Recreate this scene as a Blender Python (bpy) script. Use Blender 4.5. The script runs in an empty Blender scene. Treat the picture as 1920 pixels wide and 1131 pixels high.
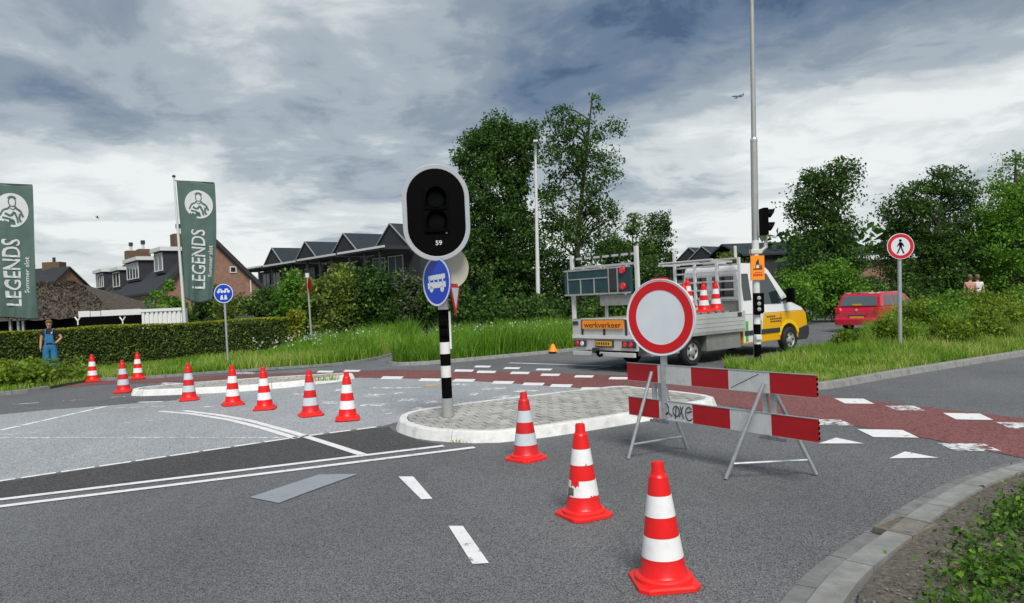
import bpy, bmesh, math, random
import numpy as np
from mathutils import Vector, Matrix
R_ = math.radians
random.seed(7); rng = np.random.default_rng(11)
scene = bpy.context.scene
col = scene.collection

# ------------------------------------------------------------------ camera
F_PX, CAM_H, ROLL, CX, CY, HZ = 1350.0, 1.8, R_(2.5), 960.0, 565.5, 560.7
PITCH = -math.atan((CY - HZ) * math.cos(ROLL) / F_PX)
cam = bpy.data.cameras.new('camera'); cam_o = bpy.data.objects.new('camera', cam); col.objects.link(cam_o)
cam.sensor_width = 36; cam.lens = F_PX / 1920 * 36; cam.clip_start = .05; cam.clip_end = 6000
cam_o.matrix_world = Matrix.Translation((0, 0, CAM_H)) @ Matrix.Rotation(R_(90) + PITCH, 4, 'X') @ Matrix.Rotation(-ROLL, 4, 'Z')
scene.camera = cam_o

# ------------------------------------------------------------------ sky, sun, exposure
SUN_EL, SUN_AZ = 50, 171          # azimuth measured from +Y towards +X
w = bpy.data.worlds.new('World'); scene.world = w; w.use_nodes = True
nt = w.node_tree; N = nt.nodes; L = nt.links; N.clear()
def nd(t, **k):
    n = N.new(t)
    for a, b in k.items(): setattr(n, a, b)
    return n
def wmath(op, a, b=None, clamp=False):
    n = nd('ShaderNodeMath', operation=op, use_clamp=clamp)
    for i, v in enumerate((a, b)):
        if v is None: continue
        if isinstance(v, (int, float)): n.inputs[i].default_value = v
        else: L.new(v, n.inputs[i])
    return n.outputs[0]
out = nd('ShaderNodeOutputWorld'); bg = nd('ShaderNodeBackground'); L.new(bg.outputs[0], out.inputs[0])
sky = nd('ShaderNodeTexSky', sky_type='NISHITA'); sky.sun_disc = False
sky.sun_elevation = R_(SUN_EL); sky.sun_rotation = R_(SUN_AZ)
tc = nd('ShaderNodeTexCoord'); sp = nd('ShaderNodeSeparateXYZ'); L.new(tc.outputs['Generated'], sp.inputs[0])
zc = wmath('MAXIMUM', sp.outputs[2], 0.0); den = wmath('ADD', zc, 0.16)
cb = nd('ShaderNodeCombineXYZ')
L.new(wmath('DIVIDE', sp.outputs[0], den), cb.inputs[0]); L.new(wmath('DIVIDE', sp.outputs[1], den), cb.inputs[1])
def wnoise(scale, detail, rough, dist, off):
    m = nd('ShaderNodeMapping'); m.inputs['Location'].default_value = off; L.new(cb.outputs[0], m.inputs[0])
    n = nd('ShaderNodeTexNoise'); n.inputs['Scale'].default_value = scale; n.inputs['Detail'].default_value = detail
    n.inputs['Roughness'].default_value = rough; n.inputs['Distortion'].default_value = dist
    L.new(m.outputs[0], n.inputs[0]); return n.outputs[0]
SKY_OFF = (31.3, 19.7, 13.1)
n1 = wnoise(1.15, 9, .56, .45, SKY_OFF); n2 = wnoise(.42, 3, .5, .2, (19.3, 11.4, 13)); n3 = wnoise(4.2, 6, .6, .6, (1, 9, 5))
v = wmath('ADD', wmath('ADD', wmath('MULTIPLY', n1, .62), wmath('MULTIPLY', n2, .48)), wmath('MULTIPLY', n3, .2))
# thin, brighter cloud towards the horizon on every side
hz = nd('ShaderNodeMapRange', interpolation_type='SMOOTHSTEP'); L.new(zc, hz.inputs[0])
hz.inputs[1].default_value = .0; hz.inputs[2].default_value = .42; hz.inputs[3].default_value = .145; hz.inputs[4].default_value = -.055
v = wmath('ADD', v, hz.outputs[0])
rp = nd('ShaderNodeValToRGB'); L.new(v, rp.inputs[0]); cr = rp.color_ramp; cr.interpolation = 'EASE'
cr.elements[0].position = .49; cr.elements[0].color = (.075, .125, .215, 1)
cr.elements[1].position = .86; cr.elements[1].color = (.90, .93, .925, 1)
for p_, c_ in ((.54, (.15, .215, .315, 1)), (.62, (.27, .33, .40, 1)), (.69, (.42, .48, .53, 1)), (.77, (.69, .735, .75, 1))):
    e = cr.elements.new(p_); e.color = c_
mx = nd('ShaderNodeMix', data_type='RGBA'); mx.inputs[0].default_value = .9
scl = nd('ShaderNodeVectorMath', operation='SCALE'); L.new(sky.outputs[0], scl.inputs[0]); scl.inputs['Scale'].default_value = .07
L.new(scl.outputs[0], mx.inputs[6]); L.new(rp.outputs[0], mx.inputs[7])
L.new(mx.outputs[2], bg.inputs[0]); bg.inputs[1].default_value = .78

sun = bpy.data.lights.new('sun', 'SUN'); sun.energy = 2.7; sun.angle = R_(24); sun.color = (1, .965, .91)
sun_o = bpy.data.objects.new('sun', sun); col.objects.link(sun_o)
sd = Vector((math.sin(R_(SUN_AZ)) * math.cos(R_(SUN_EL)), math.cos(R_(SUN_AZ)) * math.cos(R_(SUN_EL)), math.sin(R_(SUN_EL))))
sun_o.rotation_euler = sd.to_track_quat('Z', 'Y').to_euler()
vs = scene.view_settings; vs.view_transform = 'Standard'; vs.look = 'None'; vs.exposure = 0.38; vs.gamma = 1; vs.use_curve_mapping = False
scene.cycles.max_bounces = 6; scene.cycles.transparent_max_bounces = 6

# ------------------------------------------------------------------ helpers: picture -> place
def ray(px, py):
    u = px - CX; v_ = -(py - CY); c, s = math.cos(ROLL), math.sin(ROLL)
    x = u * c + v_ * s; y = -u * s + v_ * c
    return (x, F_PX * math.cos(PITCH) - y * math.sin(PITCH), F_PX * math.sin(PITCH) + y * math.cos(PITCH))
def G(px, py, z=0.0):
    d = ray(px, py); t = (z - CAM_H) / d[2]; return (d[0] * t, d[1] * t)
def at(px, py, D):
    d = ray(px, py); t = D / d[1]; return Vector((d[0] * t, D, CAM_H + d[2] * t))

# ------------------------------------------------------------------ helpers: objects
def tag(o, label=None, cat=None, group=None, kind=None):
    if label: o['label'] = label
    if cat: o['category'] = cat
    if group: o['group'] = group
    if kind: o['kind'] = kind
    return o
def thing(name, loc=(0, 0, 0), rz=0, label=None, cat=None, group=None, kind=None):
    o = bpy.data.objects.new(name, None); o.empty_display_size = .2; col.objects.link(o)
    o.location = loc; o.rotation_euler = (0, 0, rz)
    return tag(o, label, cat, group, kind)
def link(name, me, mat=None, parent=None, loc=None):
    o = bpy.data.objects.new(name, me); col.objects.link(o)
    if mat is not None and not me.materials: me.materials.append(mat)
    if parent: o.parent = parent
    if loc is not None: o.location = loc
    return o
def copy_tree(o, parent=None):
    c = o.copy(); col.objects.link(c); c.parent = parent
    for ch in list(o.children): copy_tree(ch, c)
    return c

class MB:
    def __init__(s): s.v = []; s.f = []
    def add(s, vs_, fs):
        b = len(s.v); s.v += [tuple(p) for p in vs_]; s.f += [tuple(i + b for i in f) for f in fs]; return s
    def box(s, x0, x1, y0, y1, z0, z1):
        return s.add([(x0, y0, z0), (x1, y0, z0), (x1, y1, z0), (x0, y1, z0), (x0, y0, z1), (x1, y0, z1), (x1, y1, z1), (x0, y1, z1)],
                     [(3, 2, 1, 0), (4, 5, 6, 7), (0, 1, 5, 4), (1, 2, 6, 5), (2, 3, 7, 6), (3, 0, 4, 7)])
    def tube(s, pts, rad, n=10, cap=True):
        pts = [Vector(p) for p in pts]
        if isinstance(rad, (int, float)): rad = [rad] * len(pts)
        vs_, fs = [], []
        for i, p in enumerate(pts):
            d = (pts[min(i + 1, len(pts) - 1)] - pts[max(i - 1, 0)]).normalized()
            a = d.cross(Vector((0, 0, 1)))
            if a.length < 1e-3: a = d.cross(Vector((0, 1, 0)))
            a.normalize(); b = d.cross(a)
            for k in range(n):
                t = 2 * math.pi * k / n
                vs_.append(p + (a * math.cos(t) + b * math.sin(t)) * rad[i])
        for i in range(len(pts) - 1):
            for k in range(n):
                fs.append((i * n + k, i * n + (k + 1) % n, (i + 1) * n + (k + 1) % n, (i + 1) * n + k))
        if cap: fs += [tuple(range(n))[::-1], tuple(range((len(pts) - 1) * n, len(pts) * n))]
        return s.add(vs_, fs)
    def lathe(s, prof, n=24, c=(0, 0, 0), axis='z', cap=True):
        vs_, fs = [], []
        for r, z in prof:
            for k in range(n):
                t = 2 * math.pi * k / n; x, y = r * math.cos(t), r * math.sin(t)
                q = (x, y, z) if axis == 'z' else ((x, -z, y) if axis == 'y' else (z, x, y))
                vs_.append((q[0] + c[0], q[1] + c[1], q[2] + c[2]))
        for i in range(len(prof) - 1):
            for k in range(n):
                fs.append((i * n + k, i * n + (k + 1) % n, (i + 1) * n + (k + 1) % n, (i + 1) * n + k))
        if cap: fs += [tuple(range(n))[::-1], tuple(range((len(prof) - 1) * n, len(prof) * n))]
        return s.add(vs_, fs)
    def prism(s, poly, z0, z1):                       # poly in xy, counter-clockwise
        n = len(poly)
        return s.add([(x, y, z0) for x, y in poly] + [(x, y, z1) for x, y in poly],
                     [tuple(range(n))[::-1], tuple(range(n, 2 * n))] + [(i, (i + 1) % n, n + (i + 1) % n, n + i) for i in range(n)])
    def slab(s, poly, y0, y1):                        # poly in xz, extruded along y
        n = len(poly)
        return s.add([(x, y0, z) for x, z in poly] + [(x, y1, z) for x, z in poly],
                     [tuple(range(n)), tuple(range(n, 2 * n))[::-1]] + [(i, n + i, n + (i + 1) % n, (i + 1) % n) for i in range(n)])
    def build(s, name, mat, parent=None, smooth=False, bevel=0, loc=None, fix=True):
        me = bpy.data.meshes.new(name); me.from_pydata(s.v, [], s.f)
        if fix or bevel:
            bm = bmesh.new(); bm.from_mesh(me)
            if fix: bmesh.ops.recalc_face_normals(bm, faces=bm.faces)
            if bevel: bmesh.ops.bevel(bm, geom=[e for e in bm.edges if e.is_manifold and e.calc_face_angle(0) > .5], offset=bevel, segments=2, affect='EDGES', profile=.6)
            bm.to_mesh(me); bm.free()
        if smooth:
            for p in me.polygons: p.use_smooth = True
            try: me.set_sharp_from_angle(angle=R_(40))
            except Exception: pass
        return link(name, me, mat, parent, loc)

def sheet(name, poly, z, mat, parent=None):
    bm = bmesh.new(); f = bm.faces.new([bm.verts.new((x, y, z)) for x, y in poly]); bmesh.ops.triangulate(bm, faces=[f])
    bmesh.ops.recalc_face_normals(bm, faces=bm.faces)
    if sum(q.normal.z for q in bm.faces) < 0: bmesh.ops.reverse_faces(bm, faces=bm.faces)
    me = bpy.data.meshes.new(name); bm.to_mesh(me); bm.free(); return link(name, me, mat, parent)
def np_mesh(name, V, Q, mat, parent=None, rnd=None):
    k = Q.shape[1]; me = bpy.data.meshes.new(name)
    me.vertices.add(len(V)); me.vertices.foreach_set('co', V.astype(np.float32).ravel())
    me.loops.add(Q.size); me.loops.foreach_set('vertex_index', Q.astype(np.int32).ravel())
    me.polygons.add(len(Q)); me.polygons.foreach_set('loop_start', np.arange(0, Q.size, k, dtype=np.int32))
    me.update(calc_edges=True)
    if rnd is not None:
        a = me.attributes.new('rnd', 'FLOAT', 'FACE'); a.data.foreach_set('value', rnd.astype(np.float32))
    return link(name, me, mat, parent)

# ------------------------------------------------------------------ materials
def mat(name, color, rough=.6, metal=0, spec=.5, var=0, vscale=6, bump=0, bscale=60, dirt=0, dirtcol=(.12, .10, .08), dscale=3, coat=0, emit=None):
    m = bpy.data.materials.new(name); m.use_nodes = True; t = m.node_tree; b = t.nodes['Principled BSDF']
    b.inputs['Roughness'].default_value = rough; b.inputs['Metallic'].default_value = metal
    b.inputs['Specular IOR Level'].default_value = spec; b.inputs['Coat Weight'].default_value = coat
    b.inputs['Base Color'].default_value = (*color, 1)
    tcn = t.nodes.new('ShaderNodeTexCoord')
    def noise(sc, det=5, ro=.6):
        n = t.nodes.new('ShaderNodeTexNoise'); n.inputs['Scale'].default_value = sc; n.inputs['Detail'].default_value = det; n.inputs['Roughness'].default_value = ro
        t.links.new(tcn.outputs['Object'], n.inputs[0]); return n
    cur = None
    if var:
        n = noise(vscale); r = t.nodes.new('ShaderNodeValToRGB'); t.links.new(n.outputs[0], r.inputs[0])
        r.color_ramp.elements[0].position = .3; r.color_ramp.elements[1].position = .72
        r.color_ramp.elements[0].color = (*[max(0, c * (1 - var)) for c in color], 1)
        r.color_ramp.elements[1].color = (*[min(1, c * (1 + var)) for c in color], 1); cur = r.outputs[0]
    if dirt:
        n = noise(dscale, 8, .7); r = t.nodes.new('ShaderNodeValToRGB'); t.links.new(n.outputs[0], r.inputs[0])
        r.color_ramp.elements[0].position = .5; r.color_ramp.elements[1].position = .75
        r.color_ramp.elements[0].color = (0, 0, 0, 1); r.color_ramp.elements[1].color = (dirt, dirt, dirt, 1)
        x = t.nodes.new('ShaderNodeMix'); x.data_type = 'RGBA'; t.links.new(r.outputs[0], x.inputs[0])
        if cur: t.links.new(cur, x.inputs[6])
        else: x.inputs[6].default_value = (*color, 1)
        x.inputs[7].default_value = (*dirtcol, 1); cur = x.outputs[2]
    if cur: t.links.new(cur, b.inputs['Base Color'])
    if bump:
        n = noise(bscale, 6, .7); bp = t.nodes.new('ShaderNodeBump'); bp.inputs['Strength'].default_value = bump; bp.inputs['Distance'].default_value = .02
        t.links.new(n.outputs[0], bp.inputs['Height']); t.links.new(bp.outputs[0], b.inputs['Normal'])
    if emit: b.inputs['Emission Color'].default_value = (*color, 1); b.inputs['Emission Strength'].default_value = emit
    return m
def asphalt(name, c_dark, c_light, grain, patch, patchscale=.5, rough=.85, stain=(.5, .5, .5)):
    m = bpy.data.materials.new(name); m.use_nodes = True; t = m.node_tree; b = t.nodes['Principled BSDF']
    b.inputs['Roughness'].default_value = rough; b.inputs['Specular IOR Level'].default_value = .35
    g = t.nodes.new('ShaderNodeNewGeometry')
    vo = t.nodes.new('ShaderNodeTexVoronoi'); vo.inputs['Scale'].default_value = grain; t.links.new(g.outputs['Position'], vo.inputs['Vector'])
    sx = t.nodes.new('ShaderNodeSeparateColor'); t.links.new(vo.outputs['Color'], sx.inputs[0])
    n1_ = t.nodes.new('ShaderNodeTexNoise'); n1_.inputs['Scale'].default_value = grain * .9; n1_.inputs['Detail'].default_value = 6; n1_.inputs['Roughness'].default_value = .75
    t.links.new(g.outputs['Position'], n1_.inputs[0])
    ad = t.nodes.new('ShaderNodeMath'); ad.operation = 'MULTIPLY_ADD'; t.links.new(sx.outputs[0], ad.inputs[0]); ad.inputs[1].default_value = .6
    mu = t.nodes.new('ShaderNodeMath'); mu.operation = 'MULTIPLY'; t.links.new(n1_.outputs[0], mu.inputs[0]); mu.inputs[1].default_value = .45
    t.links.new(mu.outputs[0], ad.inputs[2])
    r = t.nodes.new('ShaderNodeValToRGB'); t.links.new(ad.outputs[0], r.inputs[0])
    r.color_ramp.elements[0].position = .22; r.color_ramp.elements[0].color = (*c_dark, 1)
    r.color_ramp.elements[1].position = .82; r.color_ramp.elements[1].color = (*c_light, 1)
    mp = t.nodes.new('ShaderNodeMapping'); mp.inputs['Scale'].default_value = (1, .6, 1); t.links.new(g.outputs['Position'], mp.inputs[0])
    n2_ = t.nodes.new('ShaderNodeTexNoise'); n2_.inputs['Scale'].default_value = patchscale; n2_.inputs['Detail'].default_value = 7; n2_.inputs['Roughness'].default_value = .6
    t.links.new(mp.outputs[0], n2_.inputs[0])
    mr = t.nodes.new('ShaderNodeMapRange'); t.links.new(n2_.outputs[0], mr.inputs[0])
    mr.inputs[1].default_value = .28; mr.inputs[2].default_value = .72; mr.inputs[3].default_value = 1 - patch; mr.inputs[4].default_value = 1 + patch
    vm = t.nodes.new('ShaderNodeVectorMath'); vm.operation = 'SCALE'; t.links.new(r.outputs[0], vm.inputs[0]); t.links.new(mr.outputs[0], vm.inputs['Scale'])
    t.links.new(vm.outputs[0], b.inputs['Base Color'])
    bp = t.nodes.new('ShaderNodeBump'); bp.inputs['Strength'].default_value = .5; bp.inputs['Distance'].default_value = .006
    t.links.new(ad.outputs[0], bp.inputs['Height']); t.links.new(bp.outputs[0], b.inputs['Normal'])
    return m
def leaf(name, cols, trans=.35, rough=.55):
    m = bpy.data.materials.new(name); m.use_nodes = True; t = m.node_tree; b = t.nodes['Principled BSDF']; o = t.nodes['Material Output']
    a = t.nodes.new('ShaderNodeAttribute'); a.attribute_name = 'rnd'
    r = t.nodes.new('ShaderNodeValToRGB'); t.links.new(a.outputs['Fac'], r.inputs[0])
    e = r.color_ramp.elements; e[0].position = 0; e[0].color = (*cols[0], 1); e[1].position = 1; e[1].color = (*cols[-1], 1)
    for i in range(1, len(cols) - 1):
        q = e.new(i / (len(cols) - 1)); q.color = (*cols[i], 1)
    t.links.new(r.outputs[0], b.inputs['Base Color']); b.inputs['Roughness'].default_value = rough; b.inputs['Specular IOR Level'].default_value = .3
    tr = t.nodes.new('ShaderNodeBsdfTranslucent'); t.links.new(r.outputs[0], tr.inputs[0])
    ms = t.nodes.new('ShaderNodeMixShader'); ms.inputs[0].default_value = trans
    t.links.new(b.outputs[0], ms.inputs[1]); t.links.new(tr.outputs[0], ms.inputs[2]); t.links.new(ms.outputs[0], o.inputs[0])
    return m
def worn_paint(name, color, wear, scale=9, under=None):
    """paint with holes where it has worn away (wear = share lost)"""
    m = mat(name, color, .7, var=.07, vscale=3, dirt=.35, dirtcol=tuple(c * .6 for c in color), dscale=5); t = m.node_tree; b = t.nodes['Principled BSDF']; o = t.nodes['Material Output']
    g = t.nodes.new('ShaderNodeNewGeometry'); n = t.nodes.new('ShaderNodeTexNoise'); n.inputs['Scale'].default_value = scale; n.inputs['Detail'].default_value = 9; n.inputs['Roughness'].default_value = .72
    t.links.new(g.outputs['Position'], n.inputs[0]); r = t.nodes.new('ShaderNodeMapRange'); t.links.new(n.outputs[0], r.inputs[0])
    r.inputs[1].default_value = wear - .05; r.inputs[2].default_value = wear + .06; r.inputs[3].default_value = 0; r.inputs[4].default_value = 1
    tr = t.nodes.new('ShaderNodeBsdfTransparent'); ms = t.nodes.new('ShaderNodeMixShader'); t.links.new(r.outputs[0], ms.inputs[0]); t.links.new(tr.outputs[0], ms.inputs[1]); t.links.new(b.outputs[0], ms.inputs[2]); t.links.new(ms.outputs[0], o.inputs[0])
    return m


M = {}
M['asphalt'] = asphalt('dark_asphalt', (.026, .028, .0285), (.25, .256, .258), 150, .2, .45)
M['asphalt_patch'] = asphalt('fresh_asphalt', (.028, .028, .028), (.115, .113, .11), 75, .12, .6)
M['asphalt_light'] = asphalt('pale_asphalt', (.15, .16, .168), (.53, .55, .565), 95, .16, .5)
M['red_asphalt'] = asphalt('red_asphalt', (.10, .032, .030), (.30, .125, .115), 70, .13, .7)
M['path_asphalt'] = asphalt('path_asphalt', (.07, .075, .08), (.24, .25, .255), 70, .14, .7)
M['paint'] = worn_paint('road_paint', (.82, .82, .80), .36, 9)
M['paint_worn'] = worn_paint('worn_road_paint', (.78, .78, .77), .49, 7)
M['paint_grey'] = worn_paint('removed_marking', (.30, .32, .35), .33, 9)
M['paint_yellow'] = worn_paint('yellow_road_paint', (.72, .55, .22), .48, 9)
M['soil'] = mat('soil', (.155, .135, .108), .95, var=.6, vscale=28, bump=1, bscale=45, dirt=.7, dirtcol=(.06, .05, .038), dscale=5)
M['verge'] = mat('verge_ground', (.055, .075, .022), .95, var=.35, vscale=5, bump=.6, bscale=25)
M['field'] = mat('field', (.06, .09, .025), .95, var=.3, vscale=.4)
M['concrete'] = mat('kerb_concrete', (.27, .27, .255), .85, var=.22, vscale=7, bump=.35, bscale=70, dirt=.5, dirtcol=(.14, .14, .12), dscale=4)
M['concrete_dark'] = mat('gutter_concrete', (.20, .20, .195), .88, var=.25, vscale=9, bump=.35, bscale=70, dirt=.6, dirtcol=(.1, .1, .09), dscale=5)
M['kerb_white'] = mat('white_kerb', (.76, .76, .73), .75, var=.08, vscale=8, bump=.3, bscale=50, dirt=.5, dirtcol=(.3, .29, .26), dscale=6)
M['paver'] = mat('paver', (.43, .415, .38), .9, var=.22, vscale=9, bump=.45, bscale=70, dirt=.35, dirtcol=(.2, .19, .16), dscale=3)
M['paver2'] = mat('paver_pale', (.50, .485, .45), .9, var=.2, vscale=9, bump=.45, bscale=70, dirt=.35, dirtcol=(.23, .22, .19), dscale=3)
M['paver3'] = mat('paver_dull', (.36, .35, .32), .9, var=.22, vscale=9, bump=.45, bscale=70, dirt=.35, dirtcol=(.17, .16, .14), dscale=3)
M['joint'] = mat('sand_joint', (.09, .085, .07), .95, var=.3, vscale=20)
M['galv'] = mat('galvanised_steel', (.50, .53, .54), .45, metal=.65, var=.14, vscale=14)
M['pole'] = mat('grey_pole', (.40, .41, .39), .5, metal=.3, var=.1, vscale=3)
M['pole_white'] = mat('pale_pole', (.68, .69, .68), .5, var=.06, vscale=3)
M['black'] = mat('black_plastic', (.0012, .0012, .0012), .6, spec=.06)
M['black_matte'] = mat('black_matte', (.0015, .0015, .0015), .8, spec=.08)
M['dark'] = mat('dark_grey', (.035, .037, .04), .6)
M['white'] = mat('white_paint', (.80, .80, .79), .4, dirt=.15, dirtcol=(.4, .38, .33), dscale=4)
M['stripe_white'] = mat('stripe_white', (.80, .80, .78), .5, dirt=.3, dirtcol=(.35, .33, .3), dscale=9)
M['rim'] = mat('signal_rim', (.42, .44, .46), .4, var=.05)
M['lens'] = mat('dark_lens', (.0015, .003, .0025), .3, spec=.12)
M['sign_blue'] = mat('sign_blue', (.004, .055, .50), .35, var=.06, vscale=3)
M['sign_red'] = mat('sign_red', (.62, .006, .010), .4, var=.07, vscale=4)
M['sign_white'] = mat('sign_white', (.70, .745, .79), .45, var=.04, vscale=5, dirt=.12, dirtcol=(.5, .5, .48), dscale=7)
M['sign_back'] = mat('sign_back', (.62, .60, .47), .55, var=.08, vscale=5)
M['orange'] = mat('sign_orange', (.95, .30, .012), .5, var=.06)
M['orange_dark'] = mat('sign_orange_dark', (.78, .20, .02), .5)
M['cone_red'] = mat('cone_red', (.80, .008, .008), .38, var=.08, vscale=9, dirt=.25, dirtcol=(.35, .02, .015), dscale=12)
M['cone_base'] = mat('cone_base_red', (.88, .022, .018), .42, var=.08, vscale=7, dirt=.3, dirtcol=(.40, .06, .05), dscale=14)
M['cone_red2'] = mat('cone_faded_red', (.68, .012, .016), .45, var=.12, vscale=8, dirt=.45, dirtcol=(.25, .02, .02), dscale=10)
M['band'] = mat('cone_band', (.86, .86, .85), .4, var=.05, vscale=10, dirt=.3, dirtcol=(.45, .44, .42), dscale=16)
M['band2'] = mat('cone_band_silver', (.60, .66, .70), .35, var=.12, vscale=14, dirt=.4, dirtcol=(.35, .37, .38), dscale=14)
M['board_red'] = mat('board_red', (.44, .003, .008), .5, var=.1, vscale=5, dirt=.35, dirtcol=(.25, .01, .012), dscale=9)
M['board_white'] = mat('board_white', (.60, .62, .61), .5, var=.1, vscale=5, dirt=.5, dirtcol=(.33, .34, .33), dscale=11)
M['ink'] = mat('marker_ink', (.02, .022, .025), .6)
M['flag'] = mat('flag_green', (.085, .145, .125), .8, var=.16, vscale=1.6)
M['flag_print'] = mat('flag_print', (.66, .68, .69), .8, var=.05, vscale=3)
M['tyre'] = mat('tyre', (.016, .016, .017), .8, bump=.2, bscale=40)
M['alu'] = mat('dull_aluminium', (.43, .435, .42), .5, metal=.35, var=.14, vscale=6, dirt=.35, dirtcol=(.24, .235, .21), dscale=4)
M['alu_light'] = mat('pale_aluminium', (.62, .63, .62), .45, metal=.3, var=.1, vscale=5, dirt=.25, dirtcol=(.4, .39, .36), dscale=5)
M['box_grey'] = mat('toolbox_grey', (.33, .335, .31), .5, metal=.3, var=.14, vscale=5, dirt=.4, dirtcol=(.17, .16, .14), dscale=3)
M['van_white'] = mat('van_white', (.78, .79, .79), .3, coat=.4, dirt=.15, dirtcol=(.5, .48, .43), dscale=3)
M['van_yellow'] = mat('van_yellow', (.86, .43, .006), .32, coat=.4, var=.04)
M['green'] = mat('stripe_green', (.10, .42, .06), .4)
M['glass'] = mat('dark_glass', (.02, .035, .035), .08, spec=.7)
M['glass_pale'] = mat('pale_glass', (.10, .13, .14), .2, spec=.4)
M['teal'] = mat('arrow_board_teal', (.012, .055, .062), .4, var=.25, vscale=6)
M['red_lens'] = mat('red_lens', (.70, .01, .02), .2, coat=.5)
M['plate'] = mat('number_plate', (.72, .42, .03), .5, dirt=.3, dirtcol=(.3, .2, .05), dscale=20)
M['car_red'] = mat('car_red', (.55, .004, .030), .28, coat=.7, var=.04)
M['brick'] = mat('brick', (.29, .165, .115), .85, var=.2, vscale=4)
M['roof'] = mat('roof_tile', (.030, .034, .040), .65, var=.25, vscale=3)
M['slate'] = mat('slate_roof', (.022, .032, .038), .6, var=.2, vscale=3)
M['cladding'] = mat('dark_cladding', (.030, .034, .035), .75, var=.2, vscale=4)
M['trim'] = mat('white_trim', (.72, .73, .72), .5)
M['thatch'] = mat('thatch', (.085, .068, .050), .95, var=.5, vscale=5, bump=1, bscale=18)
M['chimney'] = mat('chimney_brick', (.15, .09, .055), .9, var=.35, vscale=5)
M['bark'] = mat('bark', (.06, .048, .036), .9, var=.3, vscale=8, bump=.6, bscale=30)
M['twigs'] = mat('dark_twig_core', (.020, .024, .010), .95, var=.3, vscale=8)  # twig tone kept near black to carry the shade inside the hedge
M['skin'] = mat('skin', (.50, .27, .19), .55)
M['hair'] = mat('hair', (.16, .10, .055), .7)
M['denim'] = mat('blue_denim', (.022, .17, .36), .8, var=.25, vscale=12)
M['shirt_black'] = mat('black_shirt', (.012, .012, .014), .85)
M['shirt_white'] = mat('white_shirt', (.72, .72, .72), .8)
M['grate'] = mat('rusty_iron', (.20, .175, .14), .8, metal=.1, var=.25, vscale=20)
M['plane'] = mat('aircraft_grey', (.16, .2, .24), .5)
# leaves
M['lf_dark'] = leaf('leaf_dark', [(0.023, 0.058, 0.012), (0.046, 0.109, 0.020), (0.087, 0.181, 0.029), (0.160, 0.275, 0.043)])
M['lf_mid'] = leaf('leaf_mid', [(0.038, 0.086, 0.021), (0.078, 0.155, 0.034), (0.138, 0.241, 0.052), (0.224, 0.345, 0.086)], .4)
M['lf_bright'] = leaf('leaf_bright', [(0.060, 0.150, 0.016), (0.113, 0.256, 0.026), (0.180, 0.374, 0.037), (0.256, 0.450, 0.060)], .4)
M['lf_olive'] = leaf('leaf_olive', [(0.061, 0.112, 0.024), (0.142, 0.213, 0.041), (0.263, 0.344, 0.061), (0.446, 0.506, 0.101)], .4)
M['lf_verge'] = leaf('leaf_verge', [(.08, .15, .018), (.16, .27, .025), (.26, .38, .035), (.42, .48, .06)], .45)
M['lf_grey'] = leaf('leaf_grey', [(0.049, 0.070, 0.035), (0.084, 0.119, 0.056), (0.140, 0.168, 0.084), (0.224, 0.238, 0.140)], .3)
M['lf_hedge'] = leaf('leaf_hedge', [(0.038, 0.066, 0.014), (0.083, 0.129, 0.024), (0.147, 0.216, 0.038), (0.259, 0.345, 0.052)], .35)
M['lf_hedge_top'] = leaf('leaf_hedge_top', [(.22, .25, .02), (.32, .36, .03), (.42, .45, .05)], .4)
M['grass'] = leaf('grass_blade', [(0.086, 0.187, 0.016), (0.148, 0.312, 0.023), (0.234, 0.437, 0.039), (0.406, 0.515, 0.094), (0.546, 0.530, 0.187)], .4)
M['grass_tall'] = leaf('tall_grass_blade', [(0.075, 0.165, 0.015), (0.128, 0.285, 0.021), (0.195, 0.405, 0.030), (0.300, 0.495, 0.060)], .4)
M['ground_leaf'] = leaf('ground_leaf', [(0.044, 0.106, 0.013), (0.075, 0.175, 0.019), (0.125, 0.263, 0.025), (0.250, 0.400, 0.037)], .35)
M['flower'] = leaf('white_flower', [(.6, .6, .55), (.75, .75, .7)], .2)

# ================================================================== GROUND AND ROADS
def struct(o): o['kind'] = 'structure'; return o
struct(sheet('ground', [(-900, -60), (900, -60), (900, 1500), (-900, 1500)], -.03, M['field']))
struct(sheet('road', [(-60, -8), (60, -8), (60, 60), (-60, 60)], 0, M['asphalt']))
PALE = [(-16, 1.0), (-5.84, 8.09), (-3.06, 10.05), (-1.95, 10.72), (-1.62, 11.3), (-.2, 12.3), (1.1, 12.7), (1.7, 13.2), (2.08, 13.3), (.37, 14.93), (-1.56, 16.67),
        (-3.95, 18.0), (-4.3, 17.2), (-5.2, 16.4), (-6.4, 15.98), (-7.2, 15.8), G(330, 751), G(250, 757), G(190, 762), G(80, 770), G(0, 778), (-13.5, 11.0), (-22, 5)]
struct(sheet('pale_road_surface', PALE, .0035, M['asphalt_light']))
PATCH = [(-16, .85), (-5.84, 8.0), (-3.06, 9.96), (-1.9, 10.6), (-1.75, 10.2), (-1.3, 9.45), (-.95, 9.06), (-5.26, 7.33), (-16, 2.95 - 4.2)]
struct(sheet('dark_road_strip', PATCH, .002, M['asphalt_patch']))
RED = [(-14.0, 19.5), (-12.3, 20.2), (-10.34, 20.1), (-8.5, 20.3), (-4.63, 19.85), (-2.97, 19.55), (-1.75, 18.84), (.44, 17.49), (2.5, 15.8), (3.9, 13.75), (4.99, 11.77), (5.69, 10.5), (6.43, 9.13), (7.2, 7.6),
       (5.6, 6.9), (5.0, 7.12), (4.58, 8.48), (4.03, 9.55), (3.2, 11.3), (2.08, 13.22), (.37, 14.91), (-1.56, 16.65), (-4.26, 18.2), (-8.3, 19.0), (-11.13, 19.1), (-14, 18.4)]
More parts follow.
